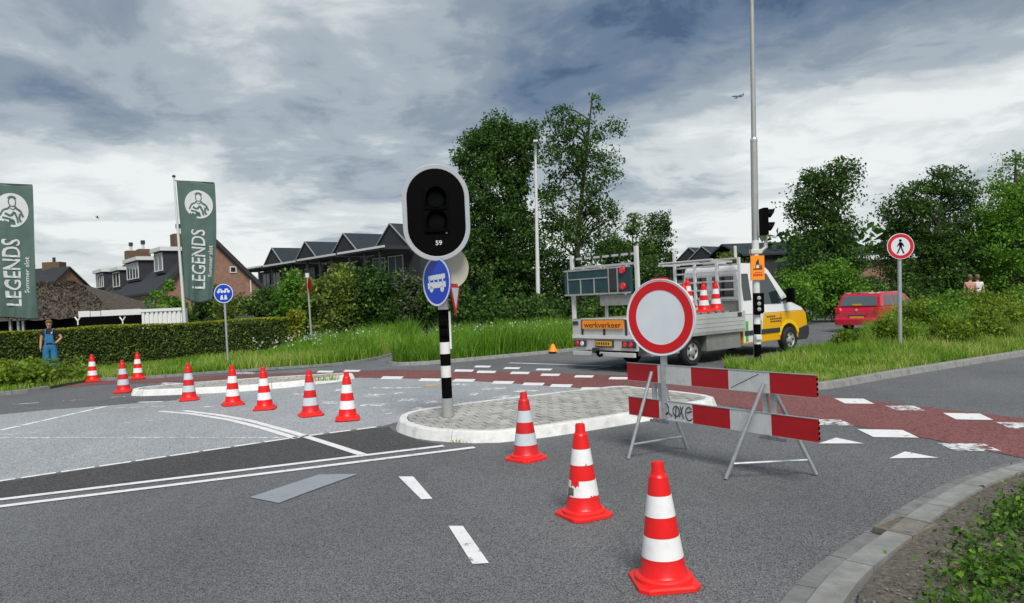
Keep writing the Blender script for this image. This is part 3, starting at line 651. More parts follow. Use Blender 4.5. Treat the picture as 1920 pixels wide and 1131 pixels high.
# clipped hedge
def hedge(a, b, wd, h, label):
    a, b = Vector(a), Vector(b); Ln = (b - a).length; d = (b - a) / Ln
    root = thing('clipped_hedge', (a.x, a.y, .0), math.atan2(d.y, d.x), label, 'hedge')
    MB().box(.1, Ln - .1, -wd / 2 + .12, wd / 2 - .12, 0, h - .12).build('dark_core', M['twigs'], root)  # solid core, the hedge's inner shade put into its dark twig colour
    n = int(Ln * 1500); x = rng.uniform(0, Ln, n); z = rng.uniform(.02, h, n) ; y = -wd / 2 + np.abs(rng.normal(0, .07, n)) + .04 * np.sin(x * 1.7) * np.cos(z * 3)
    V, Q = leaves(np.c_[x, y, z], .085, .65, .2, np.array([0, -.6, 0])); np_mesh('foliage', V, Q, M['lf_hedge'], root, np.clip(.4 + .16 * np.sin(x * 2.3) * np.sin(z * 5 + x) + rng.normal(0, .2, n), 0, 1))
    n = int(Ln * 1000); x = rng.uniform(0, Ln, n); y = rng.uniform(-wd / 2, wd / 2, n); z = h + .03 * np.sin(x * 1.3) - np.abs(rng.normal(0, .05, n)) + .04
    V, Q = leaves(np.c_[x, y, z], .085, .65, .8); np_mesh('top_leaves', V, Q, M['lf_hedge_top'], root, rng.uniform(0, 1, n))  # top leaves coloured yellower than the side foliage
hedge((-24, 20.6), (-8.9, 28.4), .9, 1.42, 'long clipped green hedge with yellow top behind the woman')
# grasses
far_keep = lambda c: (c[:, 1] < 33) & (np.abs(c[:, 0]) < c[:, 1] * .85)
blades('verge_grass', V_LEFT, 52000, .16, .38, .022, 'grass', keep=lambda c: (c[:, 0] > -19) & (c[:, 1] < 31) & (c[:, 1] < 21.6 + (c[:, 0] + 17.5) * .55 + 3.2), label='mown and seeding grass in front of the clipped hedge', hfun=lambda p: np.clip((p[:, 0] + 15) / 7, .35, 1.5))
blades('tall_grass', V_FAR, 46000, .35, .75, .026, 'grass_tall', keep=far_keep, label='tall meadow grass on the far verge behind the signal')
blades('tall_grass', [(-4.6, 23.6), (-4.3, 34), (-10.5, 34), (-11, 29), (-7.8, 23.0)], 26000, .4, .85, .026, 'grass_tall', label='tall grass at the foot of the broad shrubs', hfun=lambda p: np.clip((p[:, 0] + 11.2) / 5.5, .25, 1))
blades('right_verge_grass', V_RIGHT, 80000, .18, .42, .016, 'grass', z=.08, keep=lambda c: (c[:, 1] < 27) & (c[:, 0] < 17), label='long yellow green grass in the verge right of the truck', hfun=lambda p: np.clip(.5 + .3 * np.minimum(3, np.abs((p[:, 1] - 12.4) - (p[:, 0] - 5.25) * .62)), .45, 1.3) * np.clip(.45 + (p[:, 0] - 6.2) / 4.2, .45, 1.5) * np.where((p[:, 1] > 16.5) & (p[:, 0] < 12.5), .6, 1))
n = 900; pts = np.c_[rng.uniform(-9, 3, n), rng.uniform(23.5, 31, n), rng.uniform(.5, .85, n)]; pts = pts[(pts[:, 0] < -4.8) | (pts[:, 0] > -3) & (pts[:, 1] > 24.6 + .6 * pts[:, 0].clip(-1, 9))]
V, Q = leaves(pts, .07, .9); tag(np_mesh('wild_flowers', V, Q, M['flower'], None, rng.uniform(0, 1, len(pts))), 'white cow parsley flowers scattered in the tall grass', 'flowers', None, 'stuff')
# broad-leaved plants by the woman
n = 260; cx_ = rng.uniform(-18.5, -12.2, n); cy_ = 17.4 + (cx_ + 15) * .33 + rng.uniform(.25, 2.4, n); hh = rng.uniform(.3, .75, n)
k = np.repeat(np.arange(n), 42); C = np.c_[cx_[k] + rng.normal(0, .16, len(k)), cy_[k] + rng.normal(0, .16, len(k)), .07 + hh[k] * rng.uniform(.1, 1, len(k))]
V, Q = leaves(C, .13, .6, .6); tag(np_mesh('border_plants', V, Q, M['lf_verge'], None, np.clip(.4 + rng.normal(0, .2, n)[k] + rng.normal(0, .18, len(k)), 0, 1)), 'leafy yellow green border plants in front of the woman', 'plants', None, 'stuff')
# ground cover in the near bed
n = 1250; cc = []
while len(cc) < n:
    x, y = random.uniform(1.7, 6.5), random.uniform(2.9, 6.9)
    e = clip_poly([(x - .01, y - .01), (x + .01, y - .01), (x, y + .01)], hull([(1.75, 3), (2.3, 4.1), (3.0, 4.9), (3.7, 5.5), (4.6, 6.15), (6.6, 6.95), (7, 3)]))
    dens = .5 + .5 * math.sin(x * 3.1 + 1) * math.sin(y * 3.7 + x) + (x - 2.05) * .36
    if e and random.random() < dens: cc.append((x, y))
cc = np.array(cc); k = np.repeat(np.arange(n), 26); C = np.c_[cc[k] + rng.normal(0, .075, (len(k), 2)), .04 + np.abs(rng.normal(.055, .045, len(k)))]
V, Q = leaves(C, .04, .66, 1.0); tag(np_mesh('ground_cover', V, Q, M['ground_leaf'], None, np.clip(.4 + rng.normal(0, .16, n)[k] + rng.normal(0, .2, len(k)), 0, 1)), 'low green ground cover on the soil in the near corner', 'plants', None, 'stuff')
n = 4200; C = np.c_[rng.uniform(1.7, 6.5, n), rng.uniform(2.8, 6.6, n), np.full(n, .045)]; C = C[(C[:, 1] < 4.3 + (C[:, 0] - 2.2) * .85)]
V, Q = leaves(C, .022, .8, 3); tag(np_mesh('leaf_litter', V, Q, M['grate'], None, rng.uniform(0, 1, len(C))), 'dry leaf litter on the soil in the near corner', 'litter', None, 'stuff')
# weeds on the kerb of the islands
for (px, py, z_, n, s_) in ((868, 830, 0, 60, .10), (610, 714, .1, 130, .22)):
    x, y = G(px, py, z_); a = [(x - .14 * s_ * 10, y - .05), (x + .14 * s_ * 10, y - .05), (x + .14 * s_ * 10, y + .1), (x - .14 * s_ * 10, y + .1)]
    blades('weed_tuft', a, n, .04, s_, .012, 'grass', z=z_, label='small weed tuft at the foot of the white kerb' if n == 60 else 'grass tuft growing on the far traffic island')
# far wood that closes the view
def wood(name, pts, h, n, m, label):
    P2 = [Vector(p) for p in pts]; C = []
    for i in range(len(P2) - 1):
        k = int(n / (len(P2) - 1)); t = rng.uniform(0, 1, k); hv = h * (.72 + .28 * np.sin(t * 23 + i) * np.cos(t * 11))
        C.append(np.c_[P2[i].x + (P2[i + 1].x - P2[i].x) * t + rng.normal(0, 1.5, k), P2[i].y + (P2[i + 1].y - P2[i].y) * t + rng.normal(0, 1.5, k), rng.uniform(0, 1, k) ** .8 * hv])
    C = np.vstack(C); V, Q = leaves(C, .8); tag(np_mesh(name, V, Q, M[m], None, np.clip(rng.normal(.4, .2, len(C)), 0, 1)), label, 'wood', None, 'stuff')
wood('far_wood', [(-130, 105), (-60, 112), (10, 112), (60, 108), (120, 90)], 4.6, 20000, 'lf_dark', 'distant line of trees closing the horizon')
wood('far_wood', [(24, 62), (38, 55), (62, 48), (90, 40)], 7.0, 16000, 'lf_dark', 'dark belt of trees behind the right hand verge')

# ================================================================== BUILDINGS
def window(parent, c, u, wd, ht, n, name='window', glass='glass', frame='trim', bars=1, fw=.07):
    """window in a wall: centre c, horizontal unit vector u, outward normal n"""
    c, u, n = Vector(c), Vector(u), Vector(n); z = Vector((0, 0, 1))
    def bx(a0, a1, b0, b1, d0, d1, mb):
        mb.add([c + u * a + z * b + n * d for d in (d0, d1) for (a, b) in ((a0, b0), (a1, b0), (a1, b1), (a0, b1))], [(0, 1, 2, 3), (7, 6, 5, 4), (0, 4, 5, 1), (1, 5, 6, 2), (2, 6, 7, 3), (3, 7, 4, 0)])
    m = MB(); h2, w2 = ht / 2, wd / 2
    bx(-w2, w2, -h2, -h2 + fw, .0, .06, m); bx(-w2, w2, h2 - fw, h2, .0, .06, m); bx(-w2, -w2 + fw, -h2 + fw, h2 - fw, .0, .06, m); bx(w2 - fw, w2, -h2 + fw, h2 - fw, .0, .06, m)
    for i in range(bars):
        x = -w2 + wd * (i + 1) / (bars + 1); bx(x - fw * .4, x + fw * .4, -h2 + fw, h2 - fw, .0, .055, m)
    f = m.build(name, M[frame], parent)
    for i in range(bars + 1):
        g = MB(); x0 = -w2 + wd * i / (bars + 1) + fw * .9; x1 = -w2 + wd * (i + 1) / (bars + 1) - fw * .9; bx(x0, x1, -h2 + fw, h2 - fw, .004, .02, g); g.build('pane', M[glass], f)
    return f
def prism_roof(mb, p0, d, n, L_, half, ze, zr, thick=.18, over=.3):
    """two roof slabs: ridge from p0 along d, eaves at +-half along n"""
    p0, d, n = Vector((*p0, 0)), Vector((*d, 0)), Vector((*n, 0)); z = Vector((0, 0, 1)); sl = (zr - ze) / half
    for s in (1, -1):
        q = []
        for t in (-over, L_ + over):
            for (k, zz) in ((0, zr), (half + over, ze - over * sl)):
                for th in (0, thick): q.append(p0 + d * t + n * s * k + z * (zz + th))
        mb.add(q, [(0, 2, 6, 4), (1, 5, 7, 3), (0, 1, 3, 2), (4, 6, 7, 5), (0, 4, 5, 1), (2, 3, 7, 6)])
def gable_body(mb, p0, d, n, L_, half, ze, zr, z0=0):
    p0, d, n = Vector((*p0, 0)), Vector((*d, 0)), Vector((*n, 0)); z = Vector((0, 0, 1)); sec = [(-half, z0), (half, z0), (half, ze), (0, zr), (-half, ze)]
    mb.add([p0 + d * t + n * a + z * b for t in (0, L_) for a, b in sec], [(0, 1, 2, 3, 4), (9, 8, 7, 6, 5)] + [(i, 5 + i, 5 + (i + 1) % 5, (i + 1) % 5) for i in range(5)])
# brick terrace: gable end towards the camera, ridge running back to the left
def row_house(idx, p0, d, L_, label, ends):
    n = (d[1], -d[0]); st = (0, .25, .75, .45)[idx]; half, ze, zr = 3.9, 3.55 - st * .5, 7.55 - st; dz = -st
    root = thing('brick_house', (0, 0, 0), 0, label, 'house', 'brick row houses behind the hedge')
    b = MB(); gable_body(b, p0, d, n, L_, half, ze, zr); b.build('wall', M['brick'], root)
    b = MB(); prism_roof(b, p0, d, n, L_, half, ze, zr, .16, .12 if not ends else .25); rf = b.build('roof', M['roof'], root)
    D3, N3 = Vector((*d, 0)), Vector((*n, 0)); P3 = Vector((*p0, 0))
    # chimney on the ridge
    c = P3 + D3 * (L_ * (.45, .12, .5, .3)[idx]) - N3 * (.5, .1, .6, .4)[idx]; b = MB(); w_ = .62
    b.add([c + D3 * sx * w_ + N3 * sy * w_ * .8 + Vector((0, 0, zz)) for zz in (zr - 1, zr + 1.15) for sx, sy in ((-1, -1), (1, -1), (1, 1), (-1, 1))], [(3, 2, 1, 0), (4, 5, 6, 7), (0, 1, 5, 4), (1, 2, 6, 5), (2, 3, 7, 6), (3, 0, 4, 7)])
    ch = b.build('chimney', M['chimney'], root)
    MB().tube([c + Vector((0, 0, zr + 1.15)), c + Vector((0, 0, zr + 1.65))], .13, 8).build('flue', M['pole_white'], ch)
    MB().tube([c + Vector((0, 0, zr + 1.65)), c + Vector((0, 0, zr + 2.0))], .2, 8).build('cowl', M['dark'], ch)
    # dormer on the slope facing left (-n side)
    b = MB(); c = P3 + D3 * (L_ * (.42, .6, .5, .55)[idx]) - N3 * 2.05 + Vector((0, 0, dz * .8)); dw = (1.3, 2.3, 1.5, 2.0)[idx]
    q = [c + D3 * a - N3 * k + Vector((0, 0, zz)) for zz in (4.9, 6.55) for a, k in ((-dw, -1.6), (dw, -1.6), (dw, .9), (-dw, .9))]
    b.add(q, [(3, 2, 1, 0), (4, 5, 6, 7), (0, 1, 5, 4), (1, 2, 6, 5), (2, 3, 7, 6), (3, 0, 4, 7)]); dm = b.build('dormer', M['roof'], root)
    b = MB(); q = [c + D3 * a - N3 * k + Vector((0, 0, zz)) for zz in (6.55, 6.85) for a, k in ((-dw - .2, -1.6), (dw + .2, -1.6), (dw + .2, 1.15), (-dw - .2, 1.15))]
    b.add(q, [(3, 2, 1, 0), (4, 5, 6, 7), (0, 1, 5, 4), (1, 2, 6, 5), (2, 3, 7, 6), (3, 0, 4, 7)]); b.build('dormer_fascia', M['trim'], dm)
    window(dm, c - N3 * .9 + Vector((0, 0, 5.75)), D3, dw * 1.75, 1.35, -N3, bars=3 if dw > 1.8 else 1)
    for a in (.25, .7): window(root, P3 + D3 * L_ * a - N3 * (half) + Vector((0, 0, 2.0)), D3, 1.7, 1.7, -N3, bars=1)
    if ends:
        b = MB()
        for s in (1, -1):
            q = []
            for k, zz in ((0, zr + .02), (half + .3, ze - .3)):
                for th in (-.28, .12):
                    for t in (-.34, -.262): q.append(P3 + D3 * t + N3 * s * k + Vector((0, 0, zz + th)))
            b.add(q, [(0, 1, 3, 2), (4, 6, 7, 5), (0, 4, 5, 1), (2, 3, 7, 6), (0, 2, 6, 4), (1, 5, 7, 3)])
        b.build('barge_board', M['dark'], root)
        window(root, P3 + N3 * 1.6 - D3 * .0 + Vector((0, 0, 5.0)), N3, .5, .5, -D3, bars=0)
        MB().tube([P3 + N3 * 2.9 - D3 * .06 + Vector((0, 0, .2)), P3 + N3 * 2.9 - D3 * .06 + Vector((0, 0, 4.2))], .05, 6).build('drainpipe', M['trim'], root)
    return root
A = at(394, 446, 54.6); d0 = Vector((-25, 29.7)).normalized(); hl = 7.0
lbl = ['brick end house with its gable wall behind the second flag', 'brick row house with a wide dormer, second from the gable end', 'brick row house with a dormer, third from the gable end', 'brick row house farthest from the gable end']
for i in range(4): row_house(i, (A.x + d0.x * hl * i, A.y + d0.y * hl * i), (d0.x, d0.y), hl - .02, lbl[i], i == 0)
# separate brick house at the far left
A2 = at(128, 503, 74); row_d = Vector((-.95, .3)).normalized()
root = thing('brick_house', (0, 0, 0), 0, 'small brick house with stout chimney beside the left flag', 'house')
n_ = (row_d.y, -row_d.x); b = MB(); gable_body(b, (A2.x, A2.y), row_d, n_, 8.5, 3.2, 4.2, A2.z); b.build('wall', M['brick'], root)
b = MB(); prism_roof(b, (A2.x, A2.y), row_d, n_, 8.5, 3.2, 4.2, A2.z, .18, .25); b.build('roof', M['roof'], root)
c = at(88, 500, 74); b = MB().box(c.x - .9, c.x + .9, c.y + .6, c.y + 1.8, 3, c.z + .5); ch = b.build('chimney', M['chimney'], root); MB().tube([(c.x, c.y + 1.2, c.z + .5), (c.x, c.y + 1.2, c.z + 1.0)], .15, 8).build('flue', M['dark'], ch)
window(root, (A2.x + n_[0] * .4, A2.y + n_[1] * .4, 4.3), (n_[0], n_[1], 0), 1.4, 1.2, (-row_d.x, -row_d.y, 0))
# dark modern houses: ridges side by side
def modern(p, dr, L_, wid, zr, label, group, posts=True):
    d = Vector(dr).normalized(); n = Vector((d.y, -d.x)); root = thing('modern_house', (0, 0, 0), 0, label, 'house', group); half = wid * .33; hf = wid / 2 - .03; ze = zr - 1.9
    P3, D3, N3 = Vector((p[0], p[1], 0)), Vector((*d, 0)), Vector((*n, 0))
    b = MB(); gable_body(b, p, d, n, L_, half, ze - .1, zr); b.build('wall', M['cladding'], root)
    MB().add([P3 + D3 * a + N3 * k + Vector((0, 0, zz)) for zz in (0, ze - .3) for a, k in ((.05, -hf), (L_, -hf), (L_, hf), (.05, hf))], [(3, 2, 1, 0), (4, 5, 6, 7), (0, 1, 5, 4), (1, 2, 6, 5), (2, 3, 7, 6), (3, 0, 4, 7)]).build('side_wall', M['cladding'], root)
    b = MB(); prism_roof(b, p, d, n, L_, half - .05, ze, zr, .14, .03); b.build('roof', M['slate'], root)
    b = MB()
    for s in (1, -1):
        q = []
        for k, zz in ((0, zr), (half, ze)):
            for th in (.06, .17):
                for t in (-.12, -.05): q.append(P3 + D3 * t + N3 * s * k + Vector((0, 0, zz + th)))
        b.add(q, [(0, 1, 3, 2), (4, 6, 7, 5), (0, 4, 5, 1), (2, 3, 7, 6), (0, 2, 6, 4), (1, 5, 7, 3)])
    b.build('barge_board', M['pole'], root)
    def bx(mb, a0, a1, k0, k1, z0, z1): mb.add([P3 + D3 * a + N3 * k + Vector((0, 0, zz)) for zz in (z0, z1) for a, k in ((a0, k0), (a1, k0), (a1, k1), (a0, k1))], [(3, 2, 1, 0), (4, 5, 6, 7), (0, 1, 5, 4), (1, 2, 6, 5), (2, 3, 7, 6), (3, 0, 4, 7)]); return mb
    bx(MB(), -2.6, -.13, -hf, hf - .6, ze - .28, ze - .02).build('canopy', M['dark'], root)
    bx(MB(), -2.66, -2.605, -hf, hf - .6, ze - .16, ze - .0).build('canopy_edge', M['trim'], root)
    bx(MB(), -2.6, -.05, -half, half - .1, ze - 3.2, ze - 3.0).build('balcony', M['concrete_dark'], root)
    for k in (-half + .2, 0, half - .4): bx(MB(), -2.5, -2.35, k, k + .16, 0, ze - .29).build('post', M['cladding'], root)
    for k in np.arange(-half + .3, half - .3, .3): bx(MB(), -2.55, -2.52, k, k + .03, ze - 2.98, ze - 2.0).build('baluster', M['pole'], root)
    bx(MB(), -2.57, -2.5, -half + .2, half - .2, ze - 2.0, ze - 1.94).build('handrail', M['pole'], root)
    for k, w_ in ((-1.9, 1.9), (.6, 2.2)): window(root, P3 - D3 * .02 + N3 * k + Vector((0, 0, ze - 1.65)), N3, w_, 2.2, -D3, bars=1, glass='glass_pale')
    for a in (2.5, 5.5): window(root, P3 + D3 * a + N3 * half + Vector((0, 0, ze - 1.2)), D3, 1.3, 1.3, N3, bars=1)
    for a in (2.5, 5.5): window(root, P3 + D3 * a + N3 * half + Vector((0, 0, ze - 4.0)), D3, 1.3, 1.3, N3, bars=1)
rowd = Vector((.75, .65))
for i, (px, py, D) in enumerate(((511, 467, 74), (573, 455.5, 68.4), (645, 440, 62.6), (732, 422, 56.6))):
    p = at(px, py, D); modern((p.x, p.y), rowd, 9, 7.9, p.z, ['leftmost and farthest dark modern house with canopy balcony', 'second dark modern house from the left', 'third dark modern house from the left', 'nearest dark modern house beside the oval signal'][i], 'dark modern houses left of the signal')
for i, (px, py, D) in enumerate(((1292, 466, 88), (1316, 464, 84))):
    p = at(px, py, D); modern((p.x, p.y), rowd, 12, 7.5, p.z, ['left of two small far gables above the truck bed', 'right of two small far gables above the truck bed'][i], 'far dark houses above the truck')
p = at(1440, 455, 60); root = thing('modern_house', (p.x, 60, 0), R_(8), 'low dark roofed house right of the traffic light head', 'house')
MB().box(-2, 9, 0, 7, 0, p.z - .9).build('wall', M['cladding'], root); b = MB(); prism_roof(b, (-2.3, 3.5), (1, 0), (0, 1), 11.6, 3.7, p.z - 1.0, p.z + .1, .15, .2); b.build('roof', M['slate'], root)
p = at(1620, 525, 56); root = thing('brick_house', (p.x, 56, 0), R_(-6), 'low brown brick house with pale eaves behind the red car', 'house')
MB().box(-2.6, 5.5, 0, 6, 0, 3.6).build('wall', M['brick'], root); MB().box(-2.9, 5.8, -.5, 6.5, 3.6, 3.95).build('eaves', M['trim'], root); MB().box(-2.7, 5.6, -.3, 6.3, 3.95, 4.1).build('flat_roof', M['roof'], root)
# thatched house
pl, pr = at(20, 535, 40), at(130, 538, 40); root = thing('thatched_house', (0, 0, 0), 0, 'low house with shaggy brown thatched roof behind the hedge', 'house')
x0, x1, e0, e1 = pl.x - 5, pr.x, pl.x - 9, at(238, 588, 38).x; zr = pl.z + .1; ze = at(100, 602, 37).z + .1
b = MB(); nx, nz = 40, 10; V = []; Fq = []
for j in range(nz + 1):
    t = j / nz
    for i in range(nx + 1):
        s = i / nx; xa = x0 + (x1 - x0) * s; xb = e0 + (e1 - e0) * s
        V.append((xa + (xb - xa) * t + random.uniform(-.03, .03), 40.5 - 3.6 * t + random.uniform(-.06, .06), zr + (ze - zr) * t + .22 * math.sin(math.pi * t) + random.uniform(-.05, .05)))
for j in range(nz):
    for i in range(nx): Fq.append((j * (nx + 1) + i, (j + 1) * (nx + 1) + i, (j + 1) * (nx + 1) + i + 1, j * (nx + 1) + i + 1))
kf = len(V); V += [(e0, 44.5, ze), (e1, 44.5, ze), (e0, 36.9, ze - .25), (e1, 36.9, ze - .25)]
Fq += [(nx, nz * (nx + 1) + nx, kf + 1), (0, kf, nz * (nx + 1)), tuple([0, nx, kf + 1, kf])]
b.add(V, Fq); b.build('thatched_roof', M['thatch'], root)
MB().box(e0 + .5, e1 - .6, 37.3, 44, 0, ze).build('wall', M['black_matte'], root)
for px in (20, 35, 44): q = at(px, 610, 37.2); MB().box(q.x - .06, q.x + .06, 37.15, 37.28, 0, ze).build('post', M['galv'], root)
# shaggy straw on the thatch
n = 5200; t = rng.uniform(0, 1, n); s = rng.uniform(0, 1, n); xa = x0 + (x1 - x0) * s; xb = e0 + (e1 - e0) * s
C = np.c_[xa + (xb - xa) * t, 40.5 - 3.6 * t - .03, zr + (ze - zr) * t + .22 * np.sin(np.pi * t) + .03]
V, Q = leaves(C, .2, .25, 1.0); M['straw'] = leaf('straw', [(.03, .025, .018), (.07, .058, .042), (.13, .11, .085), (.24, .21, .17)], .1); o = np_mesh('straw', V, Q, M['straw'], root, np.clip(rng.normal(.4, .25, n), 0, 1)); o['kind'] = 'stuff'
# black fascia with white marks, white parapet, white corrugated container
pa, pb = at(140, 596, 35.5), at(268, 593, 35.5); root = thing('black_screen', (0, 0, 0), 0, 'long black screen with two white Y marks above the hedge', 'screen')
MB().box(pa.x, pb.x, 35.4, 35.55, .3, pa.z + .02).build('panel', M['black_matte'], root)
for px in (146, 230):
    q = at(px, 602, 35.38); b = MB(); s_ = .2
    for a, c in (((0, -1), (0, 0)), ((0, 0), (-.7, 1)), ((0, 0), (.7, 1))): b.tube([(q.x + a[0] * s_, 35.38, q.z + a[1] * s_), (q.x + c[0] * s_, 35.38, q.z + c[1] * s_)], .035, 6)
    b.build('mark', M['white'], root)
root = thing('parapet_wall', (0, 0, 0), 0, 'low white parapet above the black screen', 'wall')
for i, (xa, xb, ya, yb) in enumerate(((147, 168, 593, 583), (170, 188, 593, 583), (190, 264, 592, 579))):
    q0, q1 = at(xa, ya, 36.2), at(xb, yb, 36.2); MB().box(q0.x, q1.x, 36.2, 36.4, q0.z - .2, q1.z).build('panel', M['white'], root)
MB().box(at(147, 590, 36.3).x, at(264, 590, 36.3).x, 36.25, 36.4, .2, at(200, 592, 36.3).z - .22).build('support', M['dark'], root)
root = thing('white_container', (0, 0, 0), 0, 'white corrugated container behind the second flag pole', 'container')
q0, q1 = at(264, 600, 35), at(339, 578, 35); nrib = 9; wst = (q1.x - q0.x) / nrib
MB().box(q0.x, q1.x, 35.1, 35.7, .1, q1.z).build('body', M['white'], root)
for i in range(nrib): MB().box(q0.x + wst * i + .04, q0.x + wst * (i + 1) - .06, 35.03, 35.098, .2, q1.z - .12).build('rib', M['white'], root)
MB().box(q0.x - .02, q1.x + .02, 35.0, 35.097, q1.z - .11, q1.z + .03).build('top_rail', M['white'], root)
root = thing('picket_fence', (0, 0, 0), 0, 'pale bluish picket fence between shrubs and hedge', 'fence')
for px in np.arange(441, 476, 4.2): q = at(px, 592, 33); MB().box(q.x - .04, q.x + .04, 33, 33.03, .05, q.z).build('picket', M['glass_pale'], root)
q0, q1 = at(440, 600, 33), at(476, 600, 33); MB().box(q0.x, q1.x, 33.031, 33.06, q0.z - .12, q0.z).build('rail', M['glass_pale'], root)

# ================================================================== SIGNS, POLES, FLAGS
def text_geo(s, size=1.0, extr=0):
    cu = bpy.data.curves.new('t', 'FONT'); cu.body = s; cu.size = size; cu.align_x = 'CENTER'; cu.align_y = 'CENTER'; cu.resolution_u = 3; cu.offset = .012
    o = bpy.data.objects.new('t', cu); col.objects.link(o); dg = bpy.context.evaluated_depsgraph_get(); dg.update()
    me = bpy.data.meshes.new_from_object(o.evaluated_get(dg)); v = [tuple(x.co) for x in me.vertices]; f = [tuple(p.vertices) for p in me.polygons]
    bpy.data.objects.remove(o); bpy.data.curves.remove(cu); bpy.data.meshes.remove(me); return v, f
def put_text(s, w_, h_, fn, name, m, parent):
    v, f = text_geo(s); xs = [p[0] for p in v]; ys = [p[1] for p in v]; cx, cy = (max(xs) + min(xs)) / 2, (max(ys) + min(ys)) / 2; sx, sy = max(xs) - min(xs), max(ys) - min(ys)
    return MB().add([fn((p[0] - cx) / sx * w_, (p[1] - cy) / sy * h_) for p in v], f).build(name, m, parent, fix=False)
def front(c, y):             # flat on a plate that faces -y
    return lambda a, b: (c[0] + a, y, c[1] + b)
def disc(parent, name, r, y, c, m, n=40, th=.004, sides=None):
    return MB().lathe([(r, 0), (r, th)], sides or n, (c[0], y, c[1]), 'y').build(name, m, parent)
def ring(parent, name, r0, r1, y, c, m, n=40, th=.003):
    mb = MB(); V = []
    for r, yy in ((r0, y), (r1, y), (r1, y - th), (r0, y - th)):
        V += [(c[0] + r * math.cos(2 * math.pi * k / n), yy, c[1] + r * math.sin(2 * math.pi * k / n)) for k in range(n)]
    mb.add(V, [(j * n + k, j * n + (k + 1) % n, ((j + 1) % 4) * n + (k + 1) % n, ((j + 1) % 4) * n + k) for j in range(4) for k in range(n)]); return mb.build(name, m, parent)
def poly_plate(parent, name, pts, y, th, m): return MB().slab(pts, y, y - th).build(name, m, parent)

